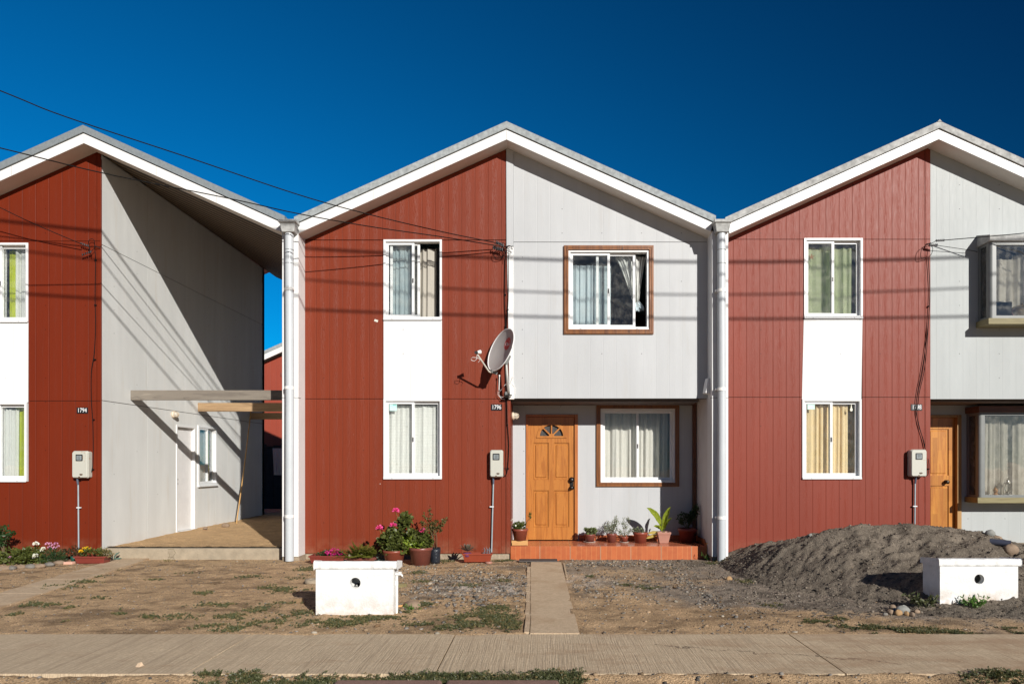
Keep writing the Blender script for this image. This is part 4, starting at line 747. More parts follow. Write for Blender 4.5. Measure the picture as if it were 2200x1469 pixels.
# ---------------------------------------------------------------- satellite dish
def dish():
    Cn=Vector((-.615,-.36,3.145)); n=Vector((-.76,-.565,.31)).normalized(); u=Vector((.38,0,.925)); u=(u-n*u.dot(n)).normalized(); v=n.cross(u)
    t=thing('satellite_dish',(-.52,-.02,2.55),'grey satellite dish with a red round emblem on the corner of the middle house','satellite dish')
    Ra,Rb=.335,.305; dep=.065
    def pt(r,a,off=0,k=1): 
        return Cn+u*(r*Ra*math.sin(a)*k)+v*(r*Rb*math.cos(a)*k)+n*(dep*(r*r-1)+off)
    b=MB(); nr,na=12,56; vs=[];fs=[]
    for side,off in ((0,0),(1,-.006)):
        base=len(vs)
        for i in range(nr+1):
            for j in range(na): vs.append(pt(i/nr,2*math.pi*j/na,off))
        for i in range(nr):
            for j in range(na):
                q=(base+i*na+j,base+i*na+(j+1)%na,base+(i+1)*na+(j+1)%na,base+(i+1)*na+j); fs.append(q if side else q[::-1])
    b.add(vs,fs,0,True); b.tube([pt(1.0,2*math.pi*j/na) for j in range(na+1)],.0085,8,1); part('reflector',b,[plain('warm_grey_dish_paint',(.36,.335,.32),.45,.05,4),M['white']],t)
    # emblem
    ec=(.42,math.radians(38)); e0=(ec[0]*math.cos(ec[1]),ec[0]*math.sin(ec[1]))
    # lateral axis sign: want emblem up and to the right on the dish face
    sgn=1 if v.x>0 else -1
    def surf(a,b_,off): r2=a*a+b_*b_; return Cn+u*(b_*Ra)+v*(a*Rb*sgn)+n*(dep*(r2-1)+off)
    ex,ey,er=.10,.36,.285; b=MB(); m_=28; vs=[surf(ex,ey,.0018)]+[surf(ex+er*f*math.cos(2*math.pi*j/m_),ey+er*f*math.sin(2*math.pi*j/m_),.0018) for f in (.5,1) for j in range(m_)]
    fs=[(0,1+j,1+(j+1)%m_) for j in range(m_)]+[(1+j,1+m_+j,1+m_+(j+1)%m_,1+(j+1)%m_) for j in range(m_)]; b.add(vs,fs,0,True); part('emblem',b,plain('emblem_red',(.50,.035,.035),.5,.04),t)
    b=textmesh('Claro',.20,.0035); b.v=[tuple(surf(ex-.0+v_[0],ey-.01+v_[1]*1.0+.10*v_[0],.0030+v_[2])) for v_ in b.v]
    b2=MB(); 
    for an in (30,60,90):
        a=math.radians(an); cx_,cy_=ex+.13,ey+.09; q=[(cx_+math.cos(a)*r_-math.sin(a)*w_,cy_+math.sin(a)*r_+math.cos(a)*w_) for r_,w_ in ((.02,-.006),(.055,-.006),(.055,.006),(.02,.006))]; b.add([surf(x_,y_,.0032) for x_,y_ in q],[(0,1,2,3)])
    part('emblem_lettering',b,plain('emblem_white',(.75,.72,.70),.5,.02),t)
    LN=Vector((-.935,-.567,3.075)); bot=pt(1.0,-math.pi/2)
    b=MB(); b.tube([bot-n*.06+u*.02,bot+n*.0-u*.035,bot+n*.05-u*.03,LN-u*.03],.013,10); obox(b,bot-n*.03-u*.01,u,v,n,.02,.03,.05,1); part('feed_arm',b,[plain('cream_arm',(.55,.52,.46),.4),M['alu_grey']],t)
    dirc=(Cn-LN).normalized(); b=MB(); b.tube([LN-dirc*.045,LN-dirc*.01],.022,14,0); b.tube([LN-dirc*.01,LN+dirc*.035],[.020,.03],14,1); b.tube([LN+dirc*.035,LN+dirc*.045],[.032,.03],14,1); b.tube([LN-u*.03,LN],.014,8,0); part('feed_horn',b,[M['black'],M['pvcw']],t)
    b=MB(); LNu=LN-u*.03; b.tube([LNu+Vector(p) for p in ((0,0,0),(-.005,0,-.07),(-.04,.005,-.10),(-.085,.01,-.085),(-.09,.01,-.06),(-.06,.005,-.045),(-.01,0,-.05),(.05,0,-.075))],.0035,6); b.tube([LNu+Vector((.05,0,-.075)),LNu+Vector((.015,0,-.12))],.002,5); part('feed_cable',b,M['pvcw'],t)
    base=Vector((-.505,-.035,fz(848))); b=MB(); b.tube([base,base+Vector((0,-.10,-.01)),base+Vector((-.005,-.17,.06)),Vector((-.53,-.215,2.80)),Vector((-.545,-.215,3.02))],.021,12); part('mast',b,plain('grey_mast',(.42,.41,.38),.35,.05,metal=.4),t)
    b=MB(); obox(b,Vector((-.55,-.235,3.03)),u,v,n,.07,.035,.05); obox(b,Vector((-.50,-.03,base.z)),Vector((1,0,0)),Vector((0,1,0)),Vector((0,0,1)),.07,.012,.045); obox(b,Vector((-.51,-.13,base.z-.02)),Vector((1,0,0)),Vector((0,1,0)),Vector((0,0,1)),.05,.05,.006,1); part('bracket',b,[M['alu_grey'],M['black']],t)
dish()
b=MB(); b.rbox(fx(1093),fx(1105),-.05,-.0165,fz(858),fz(826),.004)
jb=T('junction_box',b,M['pvcw'],'small white junction box on the corner strip behind the satellite dish','junction box')
b=MB()
for pts in ([(1078,836),(1072,842),(1073,851),(1080,853),(1088,849)],[(1076,838),(1085,826),(1100,824),(1108,834),(1107,846)],[(1090,832),(1098,822),(1104,806)],[(1070,836),(1070,848),(1077,856),(1085,858)]):
    b.tube([P(x,y,-.06) for x,y in pts],.003,6)
b.tube([P(1072,838,-.09),P(1073,808,-.09)],.006,8); b.tube([P(1073,809,-.09),P(1073,805,-.09)],.011,8)
T('coax_cable',b,M['pvcw'],'loops of thin white aerial cable round the foot of the satellite dish','cable')
# ---------------------------------------------------------------- wires
def smooth(pts,n=6):
    pts=[Vector(p) for p in pts]; out=[]
    for i in range(len(pts)-1):
        p0=pts[max(i-1,0)];p1=pts[i];p2=pts[i+1];p3=pts[min(i+2,len(pts)-1)]
        for k in range(n):
            t=k/n; out.append(.5*((2*p1)+(p2-p0)*t+(2*p0-5*p1+4*p2-p3)*t*t+(3*p1-p0-3*p2+p3)*t**3))
    out.append(pts[-1]); return out
def onplane(px,py,x0,y0,k):     # vertical plane through (x0,y0): y = y0 + k*(x-x0)
    r=(px-PX0)/FPX; # x=r*(y+CD)
    y=(y0+k*(r*CD-x0))/(1-k*r); return P(px,py,y)
def drop(pts,x0,y0,k,r,label,ext=None):
    q=[onplane(px,py,x0,y0,k) for px,py in pts]
    if ext: q.insert(0,q[0]+(q[0]-q[1])*ext)
    b=MB(); b.tube(smooth(q,8),r,6); return T('overhead_wire_or_shadow',b,M['wire'],label,'wire','overhead service wires')
K=.36
drop([(0,195),(138,250),(400,337),(640,418),(790,460),(950,498),(1068,522)],-.62,-.1,K,.007,'black overhead wire crossing the sky high above the left gable to the middle house',3)
drop([(0,318),(224,372.6),(490,426),(640,459),(790,486),(950,509),(1068,528)],-.62,-.1,K,.007,'black overhead wire passing low across the left gable to the middle house',3)
drop([(-150,370),(0,446),(80,484),(174,524)],-6.95,-.1,K,.006,'black wire running in from the left edge to the hook on the left house',3)
b=MB(); b.tube(smooth([P(2028,516,-.12),P(2100,510,-.3),P(2200,501,-.55),P(2400,480,-1.1),P(3000,400,-3)],6),.006,6); T('overhead_wire_or_shadow',b,M['wire'],'black wire running in from the right edge to the hook on the right house','wire','overhead service wires')
b=MB(); b.tube(smooth([P(2012,527,-.1),P(2080,537,-.06),P(2100,541,-.02)],6),.004,6); T('overhead_wire_or_shadow',b,M['wire'],'thin dark tube drawn as the shadow of the right house wire, from its hook to the bay window','wire','overhead service wires')  # shadow of the wire above, modelled as a thin dark tube along the wall
# street lines behind the camera whose shadows cross the fronts
def street(c,x0px,y0py,label,r=.02,Yw=-6.3):
    pts=[]
    for px in range(-900,3600,150):
        py=y0py-c*(px-x0px)**2; s=P(px,py,0); pts.append((s.x+.565*-Yw,Yw,s.z+.48*-Yw))
    b=MB(); b.tube(pts,r,8); T('power_line',b,M['wire'],label,'power line','power lines along the street')
street(3.7e-5,1550,563,'highest of the black power lines strung along the street above the sidewalk',.021)
street(4.4e-5,1510,633,'middle one of the black power lines strung along the street above the sidewalk',.013)
street(2.25e-5,1600,685,'lowest of the black power lines strung along the street above the sidewalk',.017)
# cable hooks and cables down the walls
def cables(label,hub,loops,runs,clamps,y=-.05):
    t=thing('service_cable',hub,label,'cable','service cables down the walls'); b=MB()
    for pts,r in runs: b.tube(smooth([P(a,c,-.022) for a,c in pts],5),r,6)
    for a,c in clamps: p=P(a,c,-.022); b.box(p.x-.008,p.x+.012,-.034,-.001,p.z-.008,p.z+.008)
    part('cable_run',b,M['wire'],t); b=MB()
    for pts in loops: b.tube(smooth([P(a,c,-.07) for a,c in pts],5),.0042,6)
    part('cable_loop',b,M['wire'],t); return t
t=cables('black service cables down the corner of the middle house behind the dish',P(1085,530,-.06),[[(1066,534),(1075,533),(1083,538),(1084,546),(1080,552),(1071,555),(1063,553),(1060,546),(1064,540),(1073,537),(1080,541),(1082,548),(1078,551),(1070,550),(1067,543)],[(1078,526),(1088,530),(1096,533),(1101,536),(1097,529),(1091,528),(1087,534),(1089,542),(1095,545),(1100,541)],[(1066,528),(1078,530),(1085,537),(1085,560)],[(1062,524),(1075,526),(1083,530),(1091,534),(1092,550)],[(1068,524),(1082,522),(1090,532)]],
 [([(1085,556),(1084,640),(1086,700),(1085,780),(1089,860),(1090,905),(1093,950),(1092,990),(1089,1015),(1084,1023),(1081,1015),(1081,1008)],.0055),([(1092,548),(1092,640),(1089,700),(1091,760),(1090,860)],.005),([(1085,700),(1086,850),(1087,1010)],.0035),([(1081,1005),(1087,1006),(1090,1012)],.003)],[(1085,633),(1091,665),(1086,700),(1090,912),(1092,1006)])
b=MB(); 
for a,c,e,f in ((1067,521,1081,527),(1060,532,1079,536)):
    for k in range(5): p=P(a+(e-a)*k/4,c+(f-c)*k/4,-.09); b.tube([p-Vector((0,0,.024)),p+Vector((0,0,.024))],.010,8)
    b.tube([P(a,c,-.09),P(e,f,-.09)],.013,8)
b.tube([P(1081,528,-.09),P(1090,531,-.01)],.007,6); part('wire_clamp',b,M['black'],t)
t=cables('black service cable down the corner of the left house',P(203,525,-.06),[[(192,536),(190,525),(190,518),(194,514),(200,514),(203,520),(203,532)],[(178,548),(186,543),(195,540),(203,533)],[(188,527),(193,531),(192,540),(196,548)]],[([(203,530),(205,560),(204,640),(205,700),(202,760),(196,800),(196,860),(199,905),(200,960),(199,1000),(194,1020),(190,1026),(187,1018)],.0055)],[(204,558),(204,655),(203,772),(200,901),(199,1008)])
b=MB()
for a,c,e,f in ((174,523,189,528),(177,547,195,541)):
    for k in range(5): p=P(a+(e-a)*k/4,c+(f-c)*k/4,-.08); b.tube([p-Vector((0,0,.014)),p+Vector((0,0,.014))],.009,8)
b.tube([P(203,528,-.07),P(218,534,-.002)],.006,6); part('wire_clamp',b,M['black'],t)
t=cables('black service cables hanging down the corner of the right house',P(1995,525,-.06),[[(1994,525),(1984,531),(1979,540),(1979,554),(1987,554),(1993,552)],[(1996,524),(2004,533),(2001,546),(1994,553)],[(1990,524),(2003,522),(2012,516)],[(1994,527),(2005,526)]],[([(1994,553),(1997,600),(1998,640),(1994,700),(1988,750),(1980,800),(1972,840),(1968,880),(1975,915),(1982,940),(1987,962)],.005),([(1994,553),(1998,620),(1995,690),(1992,740),(1985,800),(1974,850),(1971,900),(1984,945),(1988,964)],.005),([(1994,985),(1996,1000),(1994,1018),(1988,1023)],.005)],[(1995,658),(1995,1007)])
b=MB()
for a,c,e,f in ((2012,517,2028,516),(1998,526,2011,528)):
    for k in range(5): p=P(a+(e-a)*k/4,c+(f-c)*k/4,-.09); b.tube([p-Vector((0,0,.016)),p+Vector((0,0,.016))],.009,8)
    b.tube([P(a,c,-.09),P(e,f,-.09)],.012,8)
b.tube([P(1990,525,-.01),P(2000,522,-.09)],.007,6); part('wire_clamp',b,M['black'],t)
# stickers on windows
def sticker(px0,px1,py0,py1,label,col,drop_=False):
    y=-.0; x0,x1,z0,z1=fx(px0),fx(px1),fz(py1),fz(py0); b=MB(); b.box(x0,x1,.0095+.012,.0105+.0125,z0,z1); 
    if not drop_:
        for q in range(3): b.box(x0+.006,x1-.006,.0085+.012,.0093+.012,z0+.01+q*.018,z0+.016+q*.018,1)
        b.box(x0+(x1-x0)*.45,x1-.008,.0085+.012,.0093+.012,z1-.028,z1-.008,2)
    return T('window_sticker',b,[plain('pale_teal_paper',col,.6,.04),plain('white_print',(.75,.78,.76),.6),plain('teal_print',(.12,.45,.42),.6)],label,'sticker',None if drop_ else 'pale teal window stickers')
sticker(836,852,866,882,'pale teal paper sticker in the lower window of the middle house',(.42,.68,.64))
sticker(1736,1752,863,879,'pale teal paper sticker in the lower window above the gravel pile',(.45,.66,.60))
b=MB(); c=P(1829,877,.03); pts=[(0,.075)]+[(.021*math.sin(a)*1.0,-.02-.026*math.cos(a)) for a in [math.pi-.6-i*(2*math.pi-1.2)/12 for i in range(13)]]; b.prism([(c.x+p[0],c.z+p[1]) for p in pts][::-1],.026,.029)
T('drop_sticker',b,M['whitef'],'white drop-shaped sticker in the lower right window','sticker')
b=MB(); c=P(1742,553,.1); b.prism([(c.x+math.cos(math.radians(90+36*k))*(.055 if k%2==0 else .02),c.z+math.sin(math.radians(90+36*k))*(.055 if k%2==0 else .02)) for k in range(10)],.068,.074)
T('star_ornament',b,plain('tan_star',(.45,.25,.12),.6),'tan star ornament hanging in the upper window with green curtains','ornament')
b=MB(); c=P(808,689,-.004); q=math.radians(-20); b.prism([(c.x+a*math.cos(q)-d*math.sin(q),c.z+a*math.sin(q)+d*math.cos(q)) for a,d in ((-.028,-.015),(.028,-.015),(.028,.018),(-.028,.018))],-.006,-.001)
T('paper_scrap',b,M['whitef'],'scrap of white paper stuck on the red wall left of the upper window','paper')
# ---------------------------------------------------------------- plants
def rv(r=R): 
    while True:
        v=Vector((r.uniform(-1,1),r.uniform(-1,1),r.uniform(-1,1)))
        if .05<v.length<1: return v
def crown(b,c,rx,ry,rz,n,L,W,m=0,seed=1,shell=.5,upb=.4,clumps=7,fold=.2):
    r=random.Random(seed); c=Vector(c); cl=[(rv(r),r.uniform(.35,.6)) for _ in range(clumps)]
    for i in range(n):
        q,s=cl[i%clumps]; v=q*.7+rv(r)*s; 
        if v.length>1: v.normalize()
        p=c+Vector((v.x*rx,v.y*ry,v.z*rz)); d=(v+rv(r)*.9+Vector((0,0,upb))); l=L*r.uniform(.6,1.25); b.leaf(p,d,rv(r)+Vector((0,-.4,.8)),l,W*r.uniform(.7,1.2)*l/L,m,fold,r.uniform(0,.3))
def flower(b,c,r0,n,m,seed,petal=.014):
    r=random.Random(seed); c=Vector(c)
    for i in range(n):
        v=rv(r).normalized(); v.z=abs(v.z)*.8-.15; v.y-=.3; v.normalize(); b.leaf(c+v*r0*.55,v+rv(r)*.4,rv(r),r0*.8,petal,m,.1)
def pot(t,c,r,h,mat,rim=.12,soil=True,name='pot',taper=.74,ribs=False):
    c=Vector(c); b=MB(); rr=r; b.lathe([(0,.0),(r*taper,.0),(r*(taper+.24*(1-rim)),h*(1-rim)-.004),(r*.995,h*(1-rim)),(r*1.03,h*(1-rim)+.004),(r*1.03,h-.004),(r,h),(r*.93,h),(r*.9,h*.9)],c,32); o=part(name,b,mat,t)
    s=MB(); s.lathe([(r*.915,h*.9),(r*.5,h*.93),(0,h*.93)],c,20); part('soil',s,M['soil'],o); return o
def trough(t,x0,x1,y0,y1,z0,z1,mat,ta=.03,ribs=0):
    b=MB(); b.add([(x0+ta,y0+.02,z0),(x1-ta,y0+.02,z0),(x1-ta,y1-.02,z0),(x0+ta,y1-.02,z0),(x0,y0,z1),(x1,y0,z1),(x1,y1,z1),(x0,y1,z1)],[(0,3,2,1),(0,1,5,4),(1,2,6,5),(2,3,7,6),(3,0,4,7)])
    b.frame2=None; w=.015; zt=z1+.001
    for a,c,d,e in ((x0-.008,x1+.008,y0-.008,y0+w),(x0-.008,x1+.008,y1-w,y1+.008),(x0-.008,x0+w,y0+w,y1-w),(x1-w,x1+.008,y0+w,y1-w)): b.box(a,c,d,e,z1-.02,z1+.002)
    for k in range(ribs):
        xx=x0+ta+(x1-x0-2*ta)*(k+.5)/ribs; b.add([(xx-.006,y0+.013,z0+.005),(xx+.006,y0+.013,z0+.005),(xx+.006,y0-.004,z1-.022),(xx-.006,y0-.004,z1-.022)],[(0,1,2,3)])
    o=part('trough',b,mat,t,bev=.003); s=MB(); s.box(x0+.012,x1-.012,y0+.012,y1-.012,z1-.05,z1-.022); part('soil',s,M['soil'],o)
YP=-.30
# --- long red trough with petunias
def gpos(px,py): return G(px,py,0.0)
t=thing('planter_trough',gpos(705,1213),'long ribbed red planter with magenta petunias at the left end of the row','planter','planters and pots along the red wall')
x0,x1=fx(667,-.55),fx(742,-.55); trough(t,x0,x1,-.62,-.42,.02,fz(1194,-.62),M['trough'],ribs=9); zt=fz(1196,-.5)
b=MB(); crown(b,(x0+.17,-.52,zt+.04),.13,.08,.08,170,.035,.016,0,3); crown(b,(x0+.42,-.52,zt+.03),.14,.09,.06,170,.035,.018,0,4); part('foliage',b,M['leaf_dark'],t)
b=MB()
for k,(px,py) in enumerate(((702,1187),(712,1184),(719,1190),(728,1186),(707,1190),(724,1183),(714,1192),(731,1190),(717,1181))): flower(b,P(px,py,-.58),.028,16,0,k,.022)
part('flowers',b,M['magenta'],t)
# --- fern trough
def frond(b,p,d,L,m=0,n=16,w=.09,r=R):
    d=Vector(d).normalized(); p=Vector(p); side=d.cross(Vector((0,0,1))).normalized(); pts=[]
    for i in range(n+1):
        s=i/n; pts.append(p+d*L*s+Vector((0,0,-L*.35*s*s)))
    b.tube(pts,[.0025*(1-.7*i/n) for i in range(n+1)],4,m)
    for i in range(2,n+1):
        s=i/n; l=w*math.sin(math.pi*min(1,s*1.0+.08))**.7*(1.15-s*.9)
        for sg in (-1,1): 
            dd=side*sg+d*.55+rv(r)*.12; b.leaf(pts[i],dd,Vector((0,-.2,1)),max(.01,l),l*.32,m,.1,.25)
t=thing('planter_trough',gpos(778,1212),'dark red planter full of feathery yellow-green ferns','planter','planters and pots along the red wall')
x0,x1=fx(744,-.5),fx(809,-.5); trough(t,x0,x1,-.58,-.4,.02,fz(1198,-.55),M['terra2']); zt=.1
b=MB(); r2=random.Random(5)
for k in range(70):
    a=r2.uniform(0,2*math.pi); el=r2.uniform(.35,1.25); xx=r2.uniform(x0+.05,x1-.05); frond(b,(xx,-.5+r2.uniform(-.04,.04),zt-.02),(math.cos(a)*math.cos(el),math.sin(a)*math.cos(el)*.8-.1,math.sin(el)),r2.uniform(.22,.42),0,16,.075,r2)
frond(b,(fx(768,-.5),-.5,zt),(-.25,-.0,1),.42,0,18,.08,r2); frond(b,(fx(795,-.5),-.5,zt),(.35,-.0,1),.40,0,18,.07,r2)
part('foliage',b,M['fern'],t)
# --- geraniums
def geran(px,pyb,r,h,mat,label,crowns,flowers,y=-.62,mt=('leaf','leaf_lime'),seed=1):
    c=Vector((fx(px,y),y,.0)); t=thing('potted_plant',c,label,'potted plant','planters and pots along the red wall'); pot(t,c,r,h,mat,.16)
    b=MB(); 
    for i,(cx,cy,rx,rz,n,m) in enumerate(crowns):
        p=P(cx,cy,y+.02); s=rx/140
        b.tube([c+Vector((R.uniform(-.05,.05),0,h*.9)),(c+p)/2+Vector((R.uniform(-.03,.03),0,h*.3)),p],.006,5,2); crown(b,p,rx/146,rx/146*.75,rz/146,n,.062,.06,m,seed*10+i,clumps=9,fold=.12)
    part('foliage',b,[M[mt[0]],M[mt[1]],M['stem']],t)
    f=MB()
    for i,(cx,cy) in enumerate(flowers): p=P(cx,cy,y-.03); flower(f,p,.042,44,0,i+seed,.022); f.tube([p-Vector((0,0,.01)),p+Vector((.03,.03,-.12))],.003,5,1)
    if flowers: part('flowers',f,[M['pink'],M['stemg']],t)
geran(847,1213,.16,.215,M['terra'],'tall geranium with three pink blooms in a terracotta pot behind the white meter box',[(840,1155,28,24,320,0),(858,1142,24,18,220,0),(872,1118,14,16,130,0),(846,1176,30,16,220,0),(862,1172,26,20,240,0),(868,1098+12,10,10,70,0)],[(850,1097),(815,1134),(845,1128)],seed=1)
geran(904,1213,.165,.26,M['terra2'],'bushy geranium with yellowish leaves and one pink bloom in a brown pot',[(893,1150,22,20,220,0),(886,1168,20,18,180,1),(908,1160,18,20,200,0),(902,1172,22,14,120,1)],[(908,1141)],y=-.66,seed=2)
# --- shrub in black bag
c=Vector((fx(935,-.5),-.5,0)); t=thing('potted_shrub',c,'leggy shrub with small dark leaves in a black plastic bag pot','potted plant','planters and pots along the red wall')
b=MB(); b.lathe([(0,0),(.068,0),(.075,.05),(.073,.12),(.08,.19),(.078,.235),(.074,.22)],c,20); pb=part('bag_pot',b,M['bag'],t); s=MB(); s.lathe([(.072,.2),(0,.21)],c,12); part('soil',s,M['soil'],pb)
b=MB(); r3=random.Random(8)
def branch(b,pts,r,nleaf,L,W,m,rr,spread=.03,ms=1):
    q=smooth(pts,5); b.tube(q,[r*(1-.6*i/len(q)) for i in range(len(q))],5,ms)
    for k in range(nleaf):
        s=rr.uniform(.35,1)**.8; p=q[min(len(q)-1,int(s*len(q)))]; b.leaf(p+rv(rr)*spread*.4,rv(rr)+Vector((0,-.2,.2)),rv(rr),L*rr.uniform(.6,1.2),W*rr.uniform(.7,1.2),m,.15,.1)
for bx in ([(935,1190),(928,1150),(918,1130),(905,1122)],[(937,1190),(938,1150),(926,1118),(923,1093)],[(934,1190),(930,1160),(925,1125),(912,1108)],[(938,1190),(936,1148),(948,1128),(957,1116)],[(937,1190),(932,1150),(942,1130),(945,1140)],[(934,1190),(930,1150),(935,1128),(938,1118)]):
    branch(b,[P(x,y,-.5+R.uniform(-.05,.05)) for x,y in bx],.006,62,.036,.026,0,r3,.09)
part('foliage',b,[leafm('bronze_green_leaf',(.07,.075,.02),(.16,.14,.05)),M['stem']],t)
# --- trough with agave
t=thing('planter_trough',gpos(1027,1207),'small rust-red planter holding a spiky plant, below the meter conduit','planter','planters and pots along the red wall')
x0,x1=fx(994,-.45),fx(1057,-.45); trough(t,x0,x1,-.5,-.34,.02,fz(1189,-.5),M['orange_trough'])
def rosette(b,c,n,L,W,m,rr,elmin=.15,elmax=1.3):
    for k in range(n):
        a=k*2.399; el=elmin+(elmax-elmin)*k/n; d=Vector((math.cos(a)*math.cos(el),math.sin(a)*math.cos(el),math.sin(el))); b.leaf(c,d,Vector((0,0,1)) if el<1.2 else Vector((0,1,0)),L*(1-.35*k/n)*rr.uniform(.85,1.1),W,m,.18,-.08)
b=MB(); rosette(b,P(1004,1184,-.45),26,.17,.042,0,r3); part('foliage',b,M['agave'],t)
b=MB(); b.lathe([(.0,0),(.05,0),(.06,.05),(.055,.055),(.04,.045)],P(1004,1190,-.45)-Vector((0,0,.035)),20); part('inner_pot',b,M['purple'],t)
b=MB(); 
for px in (1040,1045,1050,1053): b.tube([P(px,1192,-.44),P(px+R.uniform(-3,3),1180,-.44),P(px+R.uniform(-2,2),1175,-.44)],[.008,.009,.003],6)
for k in range(60): b.leaf(P(R.uniform(1037,1055),R.uniform(1180,1191),-.44),rv(),rv(),.022,.012,0)
part('small_succulents',b,plain('violet_grey_succulent',(.15,.12,.13),.6,.2,30),t)
c=G(1050,1210); b=MB(); b.lathe([(0,0),(.05,0),(.055,.018),(.048,.03),(0,.028)],c,20); T('clay_dish',b,M['pinkpot'],'small pale dish lying in front of the rust-red planter','dish')
b=MB(); crown(b,(fx(818,-.5),-.48,.1),.05,.05,.07,60,.04,.02,0,77); T('small_plant',b,M['blue_leaf'],'small blue-green plant between the ferns and the tall geranium','plant')
# --- porch pots on the step (top z=.195)
ZS=.196
def pp(px,y,r,h,mat,label,fn,kind='potted_plant',saucer=False,z=ZS):
    c=Vector((fx(px,y),y,z)); t=thing(kind,c,label,'potted plant','flower pots on the tiled porch step')
    if saucer: b=MB(); b.lathe([(0,.001),(r*.95,.001),(r*1.15,.014),(r*1.1,.014),(r*.9,.006)],c,24); part('saucer',b,M['saucer'],t)
    c2=c+Vector((0,0,.006 if saucer else 0)); pot(t,c2,r,h,mat,.2); b=MB(); mats=fn(b,c2+Vector((0,0,h*.93))); part('foliage',b,mats,t); return t
rp=random.Random(21)
def f_bush(rx,rz,n,L,W,mats,seed,dz=0,dx=0):
    def f(b,c):
        for k in range(5): b.tube([c,c+Vector((rp.uniform(-rx,rx)*.6,rp.uniform(-.03,.03),rz+dz))],.004,4,1)
        crown(b,c+Vector((dx,0,rz*.8+dz)),rx,rx*.8,rz,n,L,W,0,seed,clumps=8); return mats
    return f
bx=MB(); bx.box(fx(1099,.1),fx(1134,.1),.06,.2,ZS,ZS+.075); bx.box(fx(1100,.1),fx(1133,.1),.04,.0595,ZS+.005,ZS+.045)
T('wooden_block',bx,M['box_wood'],'raw pine block under the flower pot left of the orange door','wooden block',bev=.003)
tw=pp(1117,.13,.125,.18,M['terra'],'terracotta pot with small glossy leaves raised on a pine block left of the door',f_bush(.12,.05,260,.045,.022,[M['leaf'],M['stem']],31),z=ZS+.076)
b=MB(); branch(b,[P(1130,1122,.13),P(1138,1112,.12),P(1139,1102,.1)],.005,36,.04,.02,0,rp,.04); part('side_shoot',b,[M['leaf'],M['stem']],tw)
b=MB(); flower(b,P(1100,1117,.08),.022,10,0,3,.02); b.box(fx(1106.5,.0),fx(1109.5,.0),.13-.128,.13-.1265,fz(1130,0),fz(1127,0)); part('blossom',b,M['whitef'],tw)
pp(1267,.5,.088,.13,M['terra2'],'dusty brown pot with a thick-leaved jade plant, first pot right of the door',f_bush(.10,.06,230,.042,.03,[M['succ'],M['stem']],32),saucer=True)
pp(1314,.5,.083,.145,M['terra2'],'tall thin brown pot with a loose grey-green bush',lambda b,c:([branch(b,[c,c+Vector((dx*.5,0,h*.5)),c+Vector((dx,rp.uniform(-.05,.05),h))],.004,70,.024,.012,0,rp,.11) for dx,h in ((-.10,.12),(-.06,.17),(.0,.16),(.05,.22),(.08,.26),(.10,.20),(.03,.13),(-.1,.08))] and [M['silver'],M['stem']]))
pp(1341,.47,.065,.09,M['terra'],'smallest terracotta pot with thin upright grey-leaved stems',lambda b,c:([branch(b,[c,c+Vector((dx*.4,0,h*.5)),c+Vector((dx,rp.uniform(-.04,.04),h))],.003,42,.024,.013,0,rp,.08) for dx,h in ((-.08,.07),(.0,.28),(.05,.31),(-.03,.24),(.1,.10),(.14,.13),(-.11,.12),(.08,.26))] and [M['silver'],M['stem']]),saucer=True)
pp(1376,.45,.118,.17,M['terra'],'wide glossy terracotta pot with a few short stems',lambda b,c:([branch(b,[c,c+Vector((dx*.6,0,h*.6)),c+Vector((dx,rp.uniform(-.04,.04),h))],.005,24,.032,.02,0,rp,.06) for dx,h in ((-.09,.06),(-.05,.08),(-.07,.04),(.03,.06),(.05,.04),(-.12,.05))] and [M['silver'],M['stem']]))
# big-leaved plant in square pink pot
y=.42; c=Vector((fx(1425,y),y,ZS)); t=thing('potted_plant',c,'square pale pink pot with a large yellow-green broad-leaved plant','potted plant','flower pots on the tiled porch step')
b=MB(); s0,s1,h=.068,.105,.18
def sq(s,z): return [(c.x-s,c.y-s,c.z+z),(c.x+s,c.y-s,c.z+z),(c.x+s,c.y+s,c.z+z),(c.x-s,c.y+s,c.z+z)]
b.add(sq(s0,0)+sq(s0*1.05,.01)+sq(s1*.93,h*.78)+sq(s1,h*.8)+sq(s1*1.04,h)+sq(s1*.92,h),[(3,2,1,0)]+[(4*l+i,4*l+(i+1)%4,4*l+4+(i+1)%4,4*l+4+i) for l in range(5) for i in range(4)]); po=part('pot',b,M['pinkpot'],t,bev=.004)
b=MB(); b.box(c.x-s1*.9,c.x+s1*.9,c.y-s1*.9,c.y+s1*.9,c.z+h*.85,c.z+h*.9); part('soil',b,M['soil'],po)
def bigleaf(b,p0,p1,p2,W,up=Vector((0,-1,.3)),m=0,n=10):
    p0,p1,p2=map(Vector,(p0,p1,p2)); vs=[];fs=[]
    for i in range(n+1):
        s=i/n; p=p0*(1-s)**2+p1*2*s*(1-s)+p2*s*s; tt=((p1-p0)*(1-s)+(p2-p1)*s).normalized(); sd=tt.cross(up).normalized(); nn=sd.cross(tt); wdt=W*max(0,math.sin(math.pi*min(1,max(0,(s-.22)/.78))))**.65 if s>.22 else 0.004
        for q in (-1,-.5,0,.5,1): vs.append(p+sd*q*wdt*.5+nn*(abs(q)**1.3)*wdt*.32+nn*.006*math.sin(s*22)*abs(q))
    for i in range(n):
        for j in range(4): k=i*5+j; fs.append((k,k+1,k+6,k+5))
    b.add(vs,fs,m,True)
b=MB(); o_=c+Vector((0,0,h*.9))
